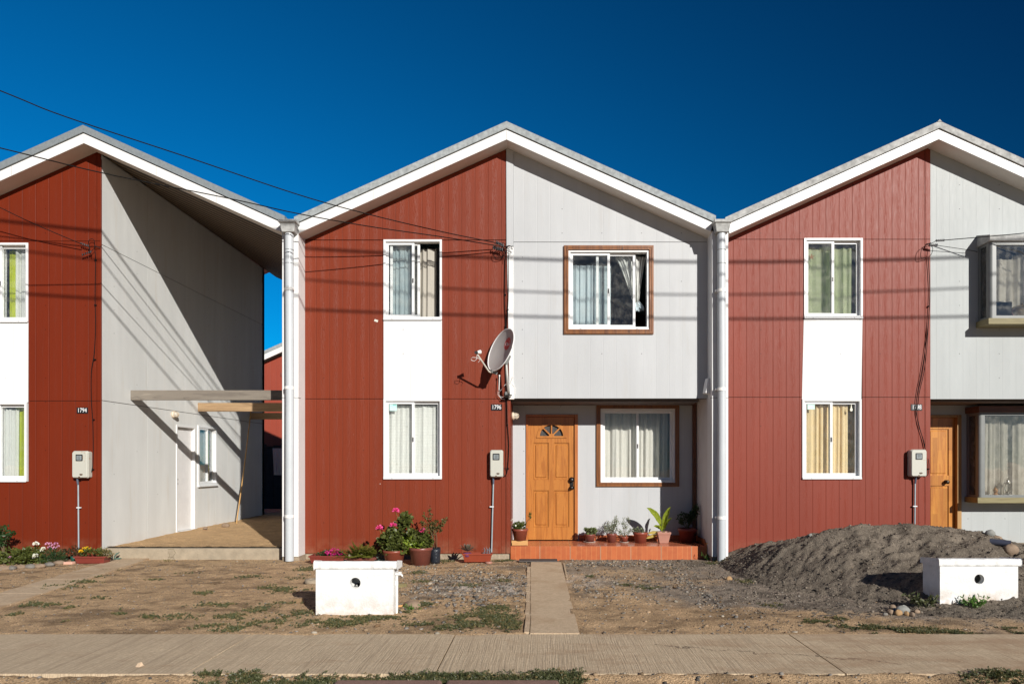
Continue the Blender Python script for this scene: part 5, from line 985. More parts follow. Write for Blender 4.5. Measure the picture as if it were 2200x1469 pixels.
for e,mid,wd,up in (((1389,1090),(1418,1110),.105,(.2,-1,.5)),((1441,1088),(1425,1118),.09,(-.6,-1,.3)),((1413,1128),(1420,1135),.06,(.2,-1,.6)),((1444,1112),(1432,1120),.05,(-.8,-.5,.3)),((1430,1118),(1424,1130),.06,(0,-1,.4)),((1404,1130),(1414,1128),.05,(.4,-1,.3)),((1427,1140),(1425,1145),.05,(0,-1,.2))):
    bigleaf(b,o_+Vector((rp.uniform(-.02,.02),0,0)),P(mid[0],mid[1],y-.03),P(e[0],e[1],y-.10+rp.uniform(-.04,.04)),wd,Vector(up))
part('foliage',b,leafm('broad_lime_leaf',(.20,.26,.02),(.36,.42,.05),.45),t)
b=MB(); bigleaf(b,o_,P(1405,1142,y),P(1392,1146,y-.05),.05); bigleaf(b,o_,P(1400,1150,y),P(1388,1156,y-.03),.05,Vector((.3,-1,0))); part('withered_leaf',b,leafm('yellowed_leaf',(.42,.30,.05),(.5,.4,.1)),t)
pp(1477,.5,.15,.23,M['dpot'],'big maroon pot with a tall dark bushy plant in the shaded porch corner',lambda b,c:([branch(b,[c,c+Vector((dx*.6,0,h*.6)),c+Vector((dx,rp.uniform(-.05,.05),h))],.005,60,.04,.016,0,rp,.1) for dx,h in ((-.14,.2),(-.09,.26),(-.04,.22),(.02,.24),(.07,.28),(.10,.30),(.14,.38),(.15,.26),(-.12,.12),(.05,.15),(.16,.34))] and [M['leaf_dark'],M['stem']]))
b=MB(); c=P(1101,1205,-.1); b.box(fx(1116,-.2),fx(1197,-.2),-.42,-.2,.012,.028); 
for k in range(34):
    xx=fx(1116,-.2)+.01+k*.0165; b.box(xx,xx+.008,-.415,-.205,.0282,.031)
T('door_mat',b,plain('worn_grey_rubber',(.075,.065,.06),.8,.2,30),'worn dark ribbed door mat at the end of the concrete path','door mat')
# --- garden of the left house
def bushthing(name,px,py,label,cat,parts,y=None,z=0,group=None):
    g=G(px,py); y=g.y if y is None else y; t=thing(name,(fx(px,y),y,0),label,cat,group); return t,y
t,y=bushthing('rose_bush',8,1200,'dark-leaved rose bush cut by the left edge of the picture','bush',0,y=-.35)
b=MB(); r4=random.Random(4)
for pts in ([(8,1205),(9,1180),(5,1150),(8,1134)],[(8,1205),(7,1175),(18,1150),(25,1146)],[(8,1205),(3,1175),(-8,1155),(-12,1140)],[(8,1205),(8,1170),(0,1150),(2,1140)],[(8,1205),(6,1180),(-6,1170),(-14,1165)]): branch(b,[P(a,c,y) for a,c in pts],.008,60,.05,.036,0,r4,.13)
part('foliage',b,[M['leaf_dark'],M['stem']],t)
t,y=bushthing('leafy_plant',40,1215,'broad low green plant behind the border stones at the far left','plant',0,y=-.5)
b=MB(); crown(b,P(40,1195,y),.26,.16,.13,520,.055,.035,0,41,clumps=12); crown(b,P(8,1202,y),.16,.14,.10,240,.05,.03,0,42); crown(b,P(62,1200,y),.14,.14,.09,200,.06,.04,0,43); part('foliage',b,[M['leaf'],M['stem']],t)
b=MB(); flower(b,P(21,1197,y-.14),.02,8,0,3,.014); part('flowers',b,M['lilac'],t)
t,y=bushthing('carnation_plant',113,1210,'fine-leaved mound of carnations with lilac-pink blooms','plant',0,y=-.45)
b=MB()
r5=random.Random(6)
for k in range(900):
    v=rv(r5); v.z=abs(v.z); p=P(113,1207,y)+Vector((v.x*.17,v.y*.13,v.z*.20)); b.leaf(p,v+rv(r5)*.5+Vector((0,0,.5)),rv(r5),.045,.006,0,.0)
for px,py in ((101,1168),(108,1168),(114,1170),(106,1175),(117,1177),(124,1174),(120,1167)): b.tube([P(113,1195,y),P(px,py,y-.03)],.0025,4,0)
part('foliage',b,leafm('dark_needle_leaf',(.03,.07,.025),(.06,.11,.04)),t); b=MB()
for k,(px,py) in enumerate(((101,1168),(108,1168),(114,1170),(106,1175),(117,1177),(124,1174),(120,1167))): flower(b,P(px,py,y-.03),.022,18,0,k,.02)
part('flowers',b,M['lilac'],t)
t,y=bushthing('rose_plant',82,1208,'slender plant with white blooms between the broad plant and the carnations','plant',0,y=-.52)
b=MB(); 
for pts in ([(82,1212),(80,1190),(79,1172)],[(82,1212),(86,1195),(93,1180)],[(82,1212),(78,1200),(78,1194)],[(82,1212),(90,1206),(95,1203)],[(82,1212),(74,1204),(72,1200)]): branch(b,[P(a,c,y) for a,c in pts],.004,50,.04,.028,0,r5,.09)
part('foliage',b,[M['leaf'],M['stemg']],t); b=MB()
for k,(px,py,s) in enumerate(((77,1168,.032),(93,1178,.024),(76,1193,.03),(89,1182,.016),(73,1196,.02))): flower(b,P(px,py,y-.05),s,26,0,k,.028)
part('flowers',b,M['whitef'],t)
t,y=bushthing('red_leaved_plant',155,1205,'thin reddish-leaved plant at the foot of the left meter conduit','plant',0,y=-.25)
b=MB()
for pts in ([(155,1205),(150,1190),(148,1180)],[(158,1205),(158,1190),(160,1176)],[(160,1205),(166,1190),(170,1178)],[(140,1205),(139,1190),(138,1182)]): branch(b,[P(a,c,y) for a,c in pts],.004,44,.035,.022,0,r5,.10)
part('foliage',b,[M['leaf_red'],M['stem']],t)
t=thing('planter_trough',G(199,1209),'red planter with yellow marigolds in front of the left house corner','planter')
y=-.5; x0,x1=fx(166,y),fx(232,y); trough(t,x0,x1,y-.08,y+.1,.01,fz(1195,y-.08),M['trough']); b=MB(); zt=fz(1193,y)
crown(b,(x0+.14,y,zt+.04),.14,.08,.07,220,.04,.02,0,61); crown(b,(x0+.36,y,zt+.035),.13,.09,.06,200,.035,.018,0,62); part('foliage',b,M['leaf'],t)
b=MB(); crown(b,(x0+.42,y-.02,zt+.05),.1,.08,.07,160,.03,.014,0,63); part('dry_foliage',b,M['weed_dry'],t); b=MB()
flower(b,P(174,1184,y-.1),.026,26,0,1,.022); 
for k,(px,py) in enumerate(((180,1177),(187,1176),(193,1178),(184,1179))): flower(b,P(px,py,y-.02),.018,12,0,k,.016)
part('flowers',b,M['yellow'],t)
b=MB(); c=G(242,1203); 
for e,mid in (((258,1186),(248,1192)),((236,1180),(238,1190)),((250,1200),(246,1200)),((262,1199),(250,1202))): bigleaf(b,c,P(mid[0],mid[1],c.y),P(e[0],e[1],c.y),.045,Vector((0,-.6,.8)))
T('agave_plant',b,M['blue_leaf'],'small blue-green spiky plant at the right end of the marigold planter','plant')
b=MB(); c=P(148,1209,-.42); b.lathe([(0,.0),(.035,0),(.05,.06),(.052,.1),(.045,.1)],(fx(160,-.42),-.42,.0),16); T('green_pot',b,plain('dark_green_plastic',(.02,.09,.06),.4),'small dark green pot beside the marigold planter','pot')
b=MB(); g=G(148,1212); b.box(g.x-.065,g.x+.065,g.y-.03,g.y+.05,.0,.04); T('pink_brick',b,plain('pale_pink_brick',(.62,.36,.27),.9,.1,bump=.003),'pale pink brick at the right end of the border stones','brick',bev=.008)
# stones
def stone(px,py,rx,ry,rz,col,label,group=None,name='stone',z=0,rot=0,seed=0,parent=None,pos=None,cat='stone'):
    c=pos if pos is not None else G(px,py); r=random.Random(seed*7+int(px)); b=MB(); n=16;k=9; ph=[r.uniform(0,6) for _ in range(6)]; vs=[];fs=[]
    for j in range(k+1):
        th=math.pi*j/k
        for i in range(n):
            a=2*math.pi*i/n; q=1+.09*math.sin(2*a+ph[0])+.07*math.sin(3*a+ph[1]+th)+.05*math.sin(2*th+ph[2]); X=rx*q*math.sin(th)*math.cos(a); Y=ry*q*math.sin(th)*math.sin(a); vs.append((c.x+X*math.cos(rot)-Y*math.sin(rot),c.y+X*math.sin(rot)+Y*math.cos(rot),c.z+z+rz*.6-rz*q*math.cos(th)))
    for j in range(k):
        for i in range(n): fs.append((j*n+i,j*n+(i+1)%n,(j+1)*n+(i+1)%n,(j+1)*n+i))
    b.add(vs,fs,0,True); return T(name,b,col,label,cat,group)
SG=plain('river_stone_grey',(.17,.155,.135),.75,.2,14,bump=.004); SB=plain('river_stone_brown',(.24,.17,.115),.8,.2,14,bump=.004); SO=plain('river_stone_ochre',(.34,.21,.10),.8,.2,14); SL=plain('river_stone_pale',(.24,.24,.22),.75,.15,14,bump=.003)
BL=['brown border stone of the flower bed, cut by the left edge of the photo','small grey border stone, second from the left edge along the flower bed','brown border stone, third from the left edge along the flower bed','grey border stone in the middle of the row along the flower bed','brown border stone under the slender white-flowered plant','grey border stone under the lilac carnations','last brown border stone, touching the pink brick']
for k,(px,py,w_) in enumerate(((8,1224,.085),(26,1223,.06),(43,1221,.07),(64,1220,.075),(85,1219,.065),(106,1215,.07),(127,1212,.075))): stone(px,py,w_,.05,.035,SG if k%2 else SB,BL[k],'border stones of the left flower bed',seed=k)
for k,(px,py,rx,rz,cl,lab) in enumerate(((1940,1316,.066,.045,SL,'largest smooth grey stone of the little heap left of the right meter box'),(1913,1318,.036,.026,SB,'brown stone left of the big grey stone in the heap'),(1918,1309,.03,.03,SB,'reddish stone behind the heap of stones'),(1930,1320,.036,.03,SO,'bright ochre stone in front of the big grey stone'),(1948,1321,.024,.024,SO,'small ochre stone right of the big grey stone'),(1960,1322,.026,.022,SB,'dark brown stone at the front of the heap'),(1970,1316,.034,.022,SB,'brown stone at the right end of the heap'),(1902,1321,.024,.016,SG,'flat grey stone at the left end of the heap'),(1923,1312,.018,.02,SL,'small pale pebble between the stones of the heap'))): stone(px,py,rx,rx*.8,rz,cl,lab,'heap of stones by the right meter box',seed=k+20)
stone(385,1133,.08,.06,.05,SB,'brown rock lying on the earth against the bare side wall near the cane',None,'rock',pos=G(485,1132,.2),seed=3)
stone(0,0,.04,.03,.025,SB,'small brown rock at the foot of the bare side wall right of the white door',None,'rock',pos=G(441,1136,.2),seed=4)
stone(0,0,.085,.06,.05,SB,'pale broken concrete lump right of the left white meter box',None,'rubble',pos=G(886,1306,0),seed=5,cat='rubble')
stone(0,0,.055,.04,.03,SL,'pale rock lying on the gravel left of the right white meter box',None,'rock',pos=G(1852,1268,.03),seed=6)
stone(0,0,.04,.03,.03,SO,'small orange rock by the drain pipe foot at the gravel edge',None,'rock',pos=G(1567,1246,0),seed=7)
b=MB(); g=G(671,1253); b.lathe([(.05,0),(.085,.0),(.095,.03),(.085,.06),(.05,.062),(.04,.03)],(g.x,g.y,-.005),24); T('concrete_ring',b,M['found'],'weathered concrete ring beside the left white meter box','concrete ring')
b=MB(); g=G(638,1295); b.box(g.x-.04,g.x+.045,g.y,g.y+.06,0,.05); T('wood_offcut',b,wood('dusty_offcut',(.30,.2,.11),(.2,.13,.07),axis=1),'small wood offcut lying in the shadow left of the left meter box','wood offcut',bev=.003)
b=MB(); g=G(862,1263); b.box(g.x-.05,g.x+.06,g.y,g.y+.05,0,.05); T('wood_offcut',b,M['sill_wood'],'square timber end lying behind the left meter box tap','wood offcut',bev=.003)
b=MB(); b.tube([G(853,1302,.015),G(901,1297,.02)],[.014,.010],4); T('wood_stick',b,M['box_wood'],'pale splintered stick on the ground right of the left meter box','stick')
b=MB(); g=G(297,1434); b.add([(g.x-.022,g.y,.006),(g.x+.012,g.y-.01,.007),(g.x+.02,g.y+.03,.012),(g.x-.004,g.y+.045,.03),(g.x-.028,g.y+.04,.022)],[(0,1,2,3,4)]); b.add([(g.x+.012,g.y-.01,.008),(g.x+.045,g.y+.005,.012),(g.x+.02,g.y+.03,.013)],[(0,1,2)]); T('paper_litter',b,plain('cream_paper',(.75,.55,.36),.8,.05),'crumpled cream paper lying on the sidewalk','litter')
# ---------------------------------------------------------------- white masonry meter boxes
def mbox(x0,x1,y0,y1,h,cap,mat,hole,label,dz=0):
    t=thing('water_meter_box',((x0+x1)/2,(y0+y1)/2,0),label,'meter box','white masonry meter boxes'); b=MB(); hx,hz,hr=hole; n=28
    # front face with a round hole, 6 cm thick
    rim=[(hx+hr*math.cos(2*math.pi*i/n),hz+hr*math.sin(2*math.pi*i/n)) for i in range(n)]
    def outer(a):
        c,s=math.cos(a),math.sin(a); k=min(((x1-hx)/c) if c>1e-6 else 9e9,((x0-hx)/c) if c<-1e-6 else 9e9,((h-hz)/s) if s>1e-6 else 9e9,((-.06-hz)/s) if s<-1e-6 else 9e9); return (hx+c*k,hz+s*k)
    an=sorted([2*math.pi*i/n for i in range(n)]+[math.atan2(b_-hz,a_-hx)%(2*math.pi) for a_ in (x0,x1) for b_ in (-.06,h)])
    for a,c in zip(an,an[1:]+[an[0]+2*math.pi]):
        r=lambda q:(hx+hr*math.cos(q),hz+hr*math.sin(q)); b.prism([r(a),outer(a),outer(c),r(c)],y0,y0+.06)
    b.box(x0,x0+.07,y0+.0605,y1,-.06,h); b.box(x1-.07,x1,y0+.0605,y1,-.06,h); b.box(x0+.0705,x1-.0705,y1-.06,y1,-.06,h); b.box(x0+.071,x1-.071,y0+.061,y1-.061,-.05,.02)
    part('box_walls',b,mat,t)
    # uneven cap slab
    N_=22; c=MB(); r=random.Random(int(x0*10)); X0,X1,Y0,Y1=x0-.016,x1+.035,y0-.004,y1+.015; vs=[];fs=[]
    prof=[(-.0,h+.001),(-.006,h+.02),(-.004,h+cap-.012),(.012,h+cap)]
    for i in range(N_+1):
        xx=X0+(X1-X0)*i/N_; j=r.uniform(-.004,.004); 
        for o,z in prof: vs.append((xx,Y0+o+j,z+r.uniform(-.002,.002)))
        vs.append((xx,Y1,h+cap-.035)); vs.append((xx,Y1,h+.001))
    for i in range(N_):
        for k in range(6): a=i*6+k; a2=i*6+(k+1)%6; fs.append((a,a2,a2+6,a+6)[::-1])
    fs.append(tuple(range(6))[::-1]); fs.append(tuple(range(N_*6,N_*6+6))); c.add(vs,fs,0); part('cap_slab',c,mat,t,bev=.008); return t
t=mbox(-2.178,-1.43,-3.915,-3.70,.44,.08,M['masonry'],(fx(764,-3.9),fz(1251,-3.9),.051),'whitewashed masonry meter box with a black meter in its hole, before the middle house')
b=MB(); c=P(768,1256,-3.80); b.lathe([(0,0),(.022,0),(.024,.01),(.024,.05),(0,.055)],n=18); b.v=[(c.x+v[0],c.y-v[2]+.03,c.z-.006+v[1]) for v in b.v]; b.box(c.x-.012,c.x+.016,c.y-.034,c.y-.0255,c.z-.02,c.z-.008,1); b.box(c.x-.008,c.x+.008,c.y-.034,c.y-.0255,c.z+.0,c.z+.007,1); part('water_meter',b,[M['black'],plain('meter_glass',(.5,.5,.48),.2)],t)
tp=thing('water_tap',(-1.39,-3.8,0),'white plastic standpipe with a tap against the right side of the left meter box','tap'); xx=fx(852,-3.85)
b=MB(); b.tube([(xx,-3.85,.0),(xx,-3.85,fz(1236,-3.85))],.0125,12); b.tube([(xx,-3.85,fz(1252,-3.85)-.02),(xx,-3.85,fz(1252,-3.85)+.02)],.017,12); part('pipe',b,M['pvcw'],tp)
b=MB(); zt=fz(1233,-3.85); b.tube([(xx-.01,-3.85,zt),(xx+.05,-3.85,zt)],.012,12); b.tube([(xx+.03,-3.85,zt),(xx+.03,-3.85,zt+.02)],.006,10); b.box(xx+.015,xx+.05,-3.856,-3.844,zt+.019,zt+.025); b.tube([(xx+.045,-3.85,zt),(xx+.058,-3.85,zt-.02)],.009,10); part('tap_body',b,M['pvcw'],tp)
t2=mbox(4.02,4.81,-3.58,-3.27,.42,.075,M['masonry2'],(fx(2101.5,-3.56),fz(1243,-3.56),.05),'soiled whitewashed masonry meter box with an empty hole, half buried in the grey gravel')
# ---------------------------------------------------------------- gravel pile
PR=np.array([[2.45,0],[2.7,.10],[2.85,.2],[3.25,.44],[3.8,.60],[4.15,.665],[4.9,.655],[5.43,.62],[5.9,.535],[6.3,.42],[7.0,.2],[7.7,.0]])
def mound(x,y):
    H=np.interp(x,PR[:,0],PR[:,1],left=0,right=0); yc=-1.5+.15*np.sin(x*1.3)
    fl=1.15+.95*sst(2.8,4.0,x)+.55*sst(4.2,5.0,x)-.3*sst(6,7.5,x); dist=np.where(y<yc,(yc-y)/fl,(y-yc)/2.3); prof=np.clip(1-dist,0,1); prof=prof**1.15*(1-.25*(1-prof)); prof=np.where(y<yc,prof,np.clip(1-dist*.75,0,1))
    h=H*prof
    # slumped diagonal scoops
    u=x*.80+y*.6; v=-x*.6+y*.80; sc_=(.12-np.abs(fbm(u*1.2,v*3.0,3,91)-.5)*1.15)*.26+(.10-np.abs(fbm(u*2.3,v*6.5,2,94)-.5))*.22*fbm(x*1.5,y*1.5,2,96)*1.6+(fbm(u*5,v*11,3,93)-.5)*.13; h=h+sc_*np.clip(h*3.2,0,1)*(.35+.65*prof)*(1-.7*prof**4)
    apron=.022*blob(x,y,5.2,-3.2,1.6,1.1,95); h=h+apron
    h=h+(fbm(x*24,y*24,3,97)-.5)*.042+(fbm(x*60,y*60,2,98)-.5)*.010
    e=np.clip(h/.03,0,1); edge=np.minimum.reduce([sst(2.35,2.7,x),1-sst(7.5,7.9,x),sst(-4.35,-3.9,y)])
    return h*edge-.05*(1-edge)-.012*(1-e)
def mcol(x,y): 
    n=fbm(x*5,y*5,5,101)[...,None]; n3=fbm(x*45,y*45,2,102)[...,None]; return np.clip(np.array([.185,.155,.122])*(.65+.6*n)*(.75+.5*n3),0,1)
o=heightmesh('gravel_pile',np.arange(2.3,8.0,.022),np.arange(-4.4,-.012,.022),mound,M['gravelm'],mcol); tag(o,'large heap of dark grey gravel and sand in front of the right house','gravel pile')
def mz(x,y): return float(mound(np.array([x]),np.array([y]))[0])
def onm(px,py,y):   # put something on the heap at px, depth y
    x=fx(px,y); return Vector((x,y,mz(x,y)))
stone(0,0,.07,.05,.05,SL,'pale round cobble on top of the gravel pile at its right end',None,'cobble',pos=onm(2128,1150,-1.45),seed=8,cat='cobble')
stone(0,0,.055,.04,.03,SB,'flat brown cobble just right of the pale cobble on the gravel pile',None,'cobble',pos=onm(2142,1155,-1.5),seed=9,cat='cobble')
stone(0,0,.10,.07,.075,SB,'largest brown cobble at the end of the dark pipe on the gravel pile',None,'cobble',pos=onm(2172,1178,-1.95),seed=10,cat='cobble')
p=onm(2148,1170,-1.85); b=MB(); b.tube([p+Vector((-.09,.06,.05)),p+Vector((.10,-.06,.035))],.042,18); T('plastic_pipe',b,plain('dull_blue_black_pipe',(.045,.05,.075),.4,.1),'short dark blue-black plastic pipe lying on the gravel pile','pipe')
stone(0,0,.028,.02,.022,SL,'small pale pebble on the left shoulder of the gravel pile against the red wall',None,'pebble',pos=onm(1741,1142,-1.5),seed=11,cat='pebble')
# ---------------------------------------------------------------- pebbles and weeds (uncountable)
def gz(x,y):
    x=np.asarray(x,float); y=np.asarray(y,float); g=gheight(x,y); m=np.where((x>2.4)&(x<7.8)&(y>-4.35)&(y<-.02),mound(x,y),-1); return np.maximum(g,m)
def pebbles(name,label,pts,sizes,cols,mat):
    rs=np.random.RandomState(5); ph=(1+5**.5)/2; base=np.array([(-1,ph,0),(1,ph,0),(-1,-ph,0),(1,-ph,0),(0,-1,ph),(0,1,ph),(0,-1,-ph),(0,1,-ph),(ph,0,-1),(ph,0,1),(-ph,0,-1),(-ph,0,1)])/1.9
    F=np.array([(0,11,5),(0,5,1),(0,1,7),(0,7,10),(0,10,11),(1,5,9),(5,11,4),(11,10,2),(10,7,6),(7,1,8),(3,9,4),(3,4,2),(3,2,6),(3,6,8),(3,8,9),(4,9,5),(2,4,11),(6,2,10),(8,6,7),(9,8,1)])
    n=len(pts); V=base[None]*(1+rs.uniform(-.42,.42,(n,12,1))); s=sizes[:,None,None]*np.stack([rs.uniform(.8,1.4,n),rs.uniform(.7,1.1,n),rs.uniform(.4,.8,n)],1)[:,None,:]; V=V*s
    a=rs.uniform(0,6.28,n); c,sn=np.cos(a)[:,None],np.sin(a)[:,None]; x=V[...,0]*c-V[...,1]*sn; y=V[...,0]*sn+V[...,1]*c; V=np.stack([x,y,V[...,2]],-1)+pts[:,None,:]; V=V.reshape(-1,3); Fx=(F[None]+12*np.arange(n)[:,None,None]).reshape(-1,3)
    me=bpy.data.meshes.new(name); me.vertices.add(len(V)); me.vertices.foreach_set('co',V.reshape(-1)); me.loops.add(Fx.size); me.loops.foreach_set('vertex_index',Fx.reshape(-1)); me.polygons.add(len(Fx)); me.polygons.foreach_set('loop_start',np.arange(0,Fx.size,3)); me.update()
    cc=np.repeat(cols,12,0); at=me.color_attributes.new('soil_colour','FLOAT_COLOR','POINT'); at.data.foreach_set('color',np.concatenate([cc,np.ones((len(cc),1))],1).reshape(-1)); me.materials.append(mat); o=bpy.data.objects.new(name,me); COL.objects.link(o); tag(o,label,None,None,'stuff'); return o
t=MT('pebble_stone'); a=N(t.nt,'ShaderNodeAttribute'); a.attribute_name='soil_colour'; t.col(a.outputs['Color']); t.rough(.95,.05); M['peb']=t.m
rs=np.random.RandomState(9)
def scatter(n,x0,x1,y0,y1,dens):
    x=rs.uniform(x0,x1,n); y=rs.uniform(y0,y1,n); k=rs.uniform(0,1,n)<dens(x,y); return x[k],y[k]
def notpath(x,y): return 1-((np.abs(x-.07)<.26)&(y>SW1-.1))*1.0
def onwalk(x,y): return ((y>SW0-.02)&(y<SW1+.02))*1.0
X1,Y1=scatter(42000,-8,3.0,SW1,-.05,lambda x,y:(.13+.6*blob(x,y,-.75,-2.6,.95,1.2,201)+.35*blob(x,y,-1.6,-1.5,1.2,1.0,202)+.8*blob(x,y,1.3,-.45,1.7,.5,203)+.35*blob(x,y,1.0,-2.3,1.0,.9,204))*notpath(x,y))
X2,Y2=scatter(26000,1.6,7.6,-4.5,-.1,lambda x,y:.7*np.clip(greym(x,y)+.2,0,1)); X3,Y3=scatter(2600,-6,6,-6.1,SW0,lambda x,y:.35+0*x)
X=np.concatenate([X1,X2,X3]); Y=np.concatenate([Y1,Y2,Y3]); S_=rs.gamma(2.0,.0030,len(X))+.0035; S_=np.clip(S_,.0035,.024)
dense=blob(X,Y,-.75,-2.6,.95,1.2,201); S_=S_*(1+.35*dense); S_=np.where(X>2.2,S_*.7,S_); S_=np.where(X<-2.2,S_*.65,S_)
sh=rs.uniform(.35,.95,(len(X),1)); pal=np.array([[.30,.27,.235],[.22,.20,.18],[.40,.35,.28],[.42,.30,.19],[.17,.145,.125],[.33,.21,.12]]); COLS=np.clip(pal[rs.choice(6,len(X),p=[.27,.22,.2,.12,.12,.07])]*sh,0,.6); mk=(X>1.9)&(Y>-4.5)&(rs.uniform(0,1,len(X))<.9); COLS[mk]=np.array([.15,.125,.10])*rs.uniform(.55,1.5,(int(mk.sum()),1)); S_=np.where(mk,np.clip(rs.gamma(1.5,.0036,len(X)),.0035,.018),S_)
pebbles('gravel','loose grey and brown gravel scattered over the earth yard',np.stack([X,Y,gz(X,Y)+S_*.2],1),S_,COLS,M['peb'])
def weeds(name,label,X,Y,hgt,mats,seed,leafL=.028,per=7,zoff=0,flat=.5,mm=.2):
    r=random.Random(seed); b=MB(); Z=gz(X,Y)+zoff
    for x,y,z in zip(X,Y,Z):
        a0=r.uniform(0,6.28); h=hgt*r.uniform(.4,1.3); m=1 if r.random()<mm else 0; L=h*r.uniform(1.2,2.4)
        for k in range(per):
            s=(k+.5)/per; p=Vector((x+math.cos(a0)*L*s,y+math.sin(a0)*L*s*.8,z+h*math.sin(s*2.2)*.7)); d=rv(r)+Vector((math.cos(a0)*.5,math.sin(a0)*.5,.5)); d.z=abs(d.z); l=leafL*r.uniform(.6,1.3); sd=d.normalized().cross(rv(r)).normalized()
            dn=d.normalized(); b.add([p,p+dn*l*.5+sd*l*.18,p+dn*l,p+dn*l*.5-sd*l*.18],[(0,1,2,3)],m)
    o=part(name,b,mats,None,label,None,None,'stuff'); return o
def patch(cx,cy,rx,ry,n,seed): 
    r_=np.random.RandomState(seed); g=G(cx,cy); gx2=G(cx+rx,cy).x-g.x; ya=G(cx,cy+ry).y; yb=G(cx,cy-ry).y; X=r_.normal(0,.45,n)*gx2+g.x; Y=(ya+yb)/2+r_.normal(0,.45,n)*(yb-ya)/2; k=fbm(X*6,Y*6,3,seed)>.42; X,Y=X[k],Y[k]; k=(notpath(X,Y)>0)&(onwalk(X,Y)<1); return X[k],Y[k]
pl=[(1040,1330,75,14,520),(960,1345,90,10,420),(1100,1340,38,16,330),(1060,1310,50,8,120),(730,1338,70,7,300),(800,1330,60,5,160),(620,1268,40,7,150),(585,1262,30,6,110),(560,1310,38,6,120),(500,1325,36,6,110),(520,1352,55,5,150),(440,1275,20,5,60),(640,1240,24,5,60),(660,1222,22,5,90),(640,1320,50,10,90),(590,1340,70,8,120),(470,1300,70,6,60),(600,1300,50,8,70),(540,1240,50,5,40),(380,1325,60,10,40),(700,1345,60,6,160),(450,1345,50,5,40),(150,1305,14,3,24),(30,1320,16,4,28),(130,1335,16,3,24),(315,1325,22,4,40),(260,1318,16,4,26),(250,1307,16,3,22),(200,1285,40,3,30),(90,1298,40,6,120),(130,1262,40,5,90),(200,1238,40,3,50),(180,1250,40,4,60),(330,1245,20,2,18),(400,1230,26,2,18),(235,1224,24,2,22),(960,1205,24,4,50),(1075,1205,18,3,50),(1095,1203,10,3,30),(1350,1255,30,4,46),(1395,1262,28,5,46),(1335,1258,18,3,30),(1420,1222,30,3,60),(1540,1200,16,4,50),(1530,1210,22,4,40),(1600,1250,20,5,40),(1660,1298,30,5,60),(1750,1335,30,5,80),(1790,1328,30,4,50),(1850,1345,60,6,170),(1950,1355,90,10,420),(2040,1362,60,8,260),(2185,1355,22,10,110),(1270,1238,10,3,14),(900,1230,20,4,46),(905,1250,24,3,30),(1010,1258,40,4,50),(1080,1248,20,3,24),(870,1318,16,3,26),(910,1300,22,4,56)]
XY=[patch(p[0],p[1],p[2],p[3],int(p[4]*2.3),seed=i+300) for i,p in enumerate(pl)]; weeds('weeds','low dusty green weeds creeping over the bare earth',np.concatenate([a for a,_ in XY]),np.concatenate([b_ for _,b_ in XY]),.010,[M['weed'],M['weed_dry']],3,.0155,13,mm=.28)
def strip(px0,px1,py,n,seed,sp=.05):
    r_=np.random.RandomState(seed); a,b_=G(px0,py),G(px1,py); X=r_.uniform(a.x,b_.x,n); Y=a.y+r_.normal(0,sp,n); return X,Y
XY=[strip(640,960,1461,700,1,.045),strip(830,1230,1457,1000,2,.04),strip(1150,1250,1458,420,3,.05),strip(960,1020,1452,160,13,.04),strip(560,660,1463,110,4,.03),strip(420,560,1464,60,14,.025),strip(430,470,1450,60,5,.03),strip(500,560,1455,120,6,.03),strip(2120,2190,1448,130,7,.05),strip(2060,2200,1452,120,8,.05)]
weeds('weeds','dense green creeping weeds along the near edge of the sidewalk',np.concatenate([a for a,_ in XY]),np.concatenate([b_ for _,b_ in XY]),.030,[M['weed'],M['weed_dry']],5,.0175,15,zoff=.0,mm=.12)
def tuft(px,py,n,label,mt,h=.06,sp=.05,seed=1,on=None,L=.05,name='weed_tuft'):
    r=random.Random(seed); c=on if on is not None else G(px,py); b=MB()
    for k in range(n):
        a=r.uniform(0,6.28); p=c+Vector((math.cos(a)*sp*r.random(),math.sin(a)*sp*r.random(),0)); q=p+Vector((math.cos(a)*h*r.uniform(.2,1),math.sin(a)*h*r.uniform(.2,1),h*r.uniform(.4,1.3))); b.tube([p,(p+q)/2+Vector((0,0,.01)),q],.0018,4,0)
        for j in range(7): b.leaf(p.lerp(q,r.uniform(.3,1)),rv(r)+Vector((0,0,.4)),rv(r),L*r.uniform(.4,.9),L*.25,0,.1)
    return T(name,b,mt,label,'weed')
tuft(2092,1312,26,'fresh green weed at the foot of the right white meter box',M['weed_fresh'],.10,.06,1,Vector((fx(2092,-3.66),-3.66,.02)),.055)
tuft(1995,1308,26,'grey-green prickly weed between the stones and the right meter box',M['weed'],.10,.09,2,Vector((fx(1985,-3.62),-3.62,.02)),.07)
tuft(1530,1203,34,'bright green weed clump at the foot of the right downpipe',M['weed_fresh'],.09,.10,3,None,.05)
tuft(1512,1195,10,'small dark weed with a yellow flower at the right end of the tiled step',M['leaf_dark'],.12,.05,4,None,.045)
tuft(885,1310,14,'small green weed beside the broken concrete lump',M['weed_fresh'],.04,.07,5,None,.04)
tuft(1573,1192,16,'green weed between the right pillar and the gravel pile',M['weed'],.05,.09,7,None,.045)
b=MB(); flower(b,P(1519.5,1168,-.15),.014,12,0,2,.012); b.tube([P(1519,1170,-.15),P(1516,1198,-.18)],.002,4,1); T('yellow_flower',b,[M['yellow'],M['stemg']],'single yellow dandelion at the right end of the tiled step','flower')
b=MB(); c=G(361,1207); b.tube([c+Vector(v) for v in ((-.05,0,.01),(0,0,.03),(.07,0,.08),(.11,0,.14),(.08,0,.19),(.0,0,.19))],.0025,5); b.tube([c+Vector(v) for v in ((0,0,.02),(.02,0,.1),(.0,0,.16))],.002,5)
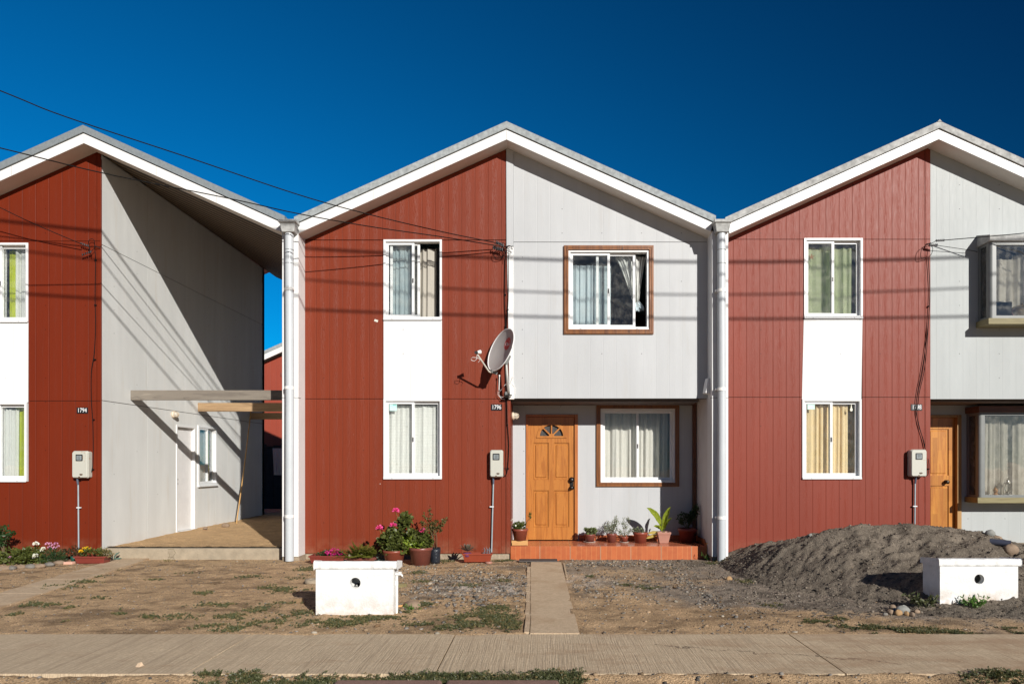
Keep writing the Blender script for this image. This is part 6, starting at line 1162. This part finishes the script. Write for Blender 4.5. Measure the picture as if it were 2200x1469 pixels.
for k in range(18): b.leaf(c+Vector((R.uniform(-.1,.1),R.uniform(-.02,.02),.01)),rv()+Vector((0,0,.5)),rv(),.04,.01)
T('dry_weed',b,M['weed_dry'],'dry wiry weed curling in front of the concrete upstand','weed')
# ---------------------------------------------------------------- behind the gap: rear house, fence, washing
hb=thing('row_house',(-7.6,14,0),'red gabled house seen in the narrow gap behind the left house','house')
b=MB(); ax,az=-7.4,6.25; b.prism([(-10.6,.0),(-4.2,.0),(-4.2,az-.45*3.2),(ax,az),(-10.6,az-.45*3.2)],14,14.1); part('red_wall',b,siding('rear_red_siding',(.30,.05,.025)),hb)
b=MB(); 
for s in (-1,1):
    e=ax+s*3.4; b.prism([(ax,az),(e,az-.45*3.4),(e,az-.45*3.4+.2),(ax,az+.2)] if s>0 else [(e,az-.45*3.4),(ax,az),(ax,az+.2),(e,az-.45*3.4+.2)],13.7,13.75)
ro=part('fascia',b,M['white'],hb); b=MB()
for s in (-1,1):
    e=ax+s*3.4; b.prism([(ax,az+.2),(e,az-.45*3.4+.2),(e,az-.45*3.4+.32),(ax,az+.32)] if s>0 else [(e,az-.45*3.4+.2),(ax,az+.2),(ax,az+.32),(e,az-.45*3.4+.32)],13.68,20)
part('roof',b,M['zinc'],hb); b=MB(); b.box(fx(603,13.98),fx(640,13.98),13.97,13.999,fz(800,13.98),fz(760,13.98)-.8); part('window',b,M['glass'],hb)
b=MB(); 
for k in range(30): b.box(-11+k*.22,-10.79+k*.22,10.2,10.24,.1,2.0+.03*(k%3))
T('board_fence',b,plain('dark_fence_boards',(.05,.045,.05),.9,.2),'dark board fence at the back of the gap','fence')
ck=thing('clothes_line',(-6.4,8.6,1.9),'washing line with pale clothes hanging in the shade at the back of the gap','clothes line')
b=MB(); b.tube([(-8.5,8.6,1.93),(-6.5,8.6,1.88),(-4.5,8.6,1.93)],.004,5); part('line',b,M['wire'],ck)
for k,(a,c,h,cl) in enumerate(((-7.55,-7.2,.75,'white'),(-7.12,-7.0,.5,'green'),(-6.95,-6.7,.7,'white'),(-6.62,-6.35,.55,'grey'))):
    b=MB(); curtain(b,a,c,1.9-h,1.9,8.6,amp=.02,waves=2,seed=k,x0b=a+.04,x1b=c-.05); part('hanging_cloth',b,C[cl],ck)
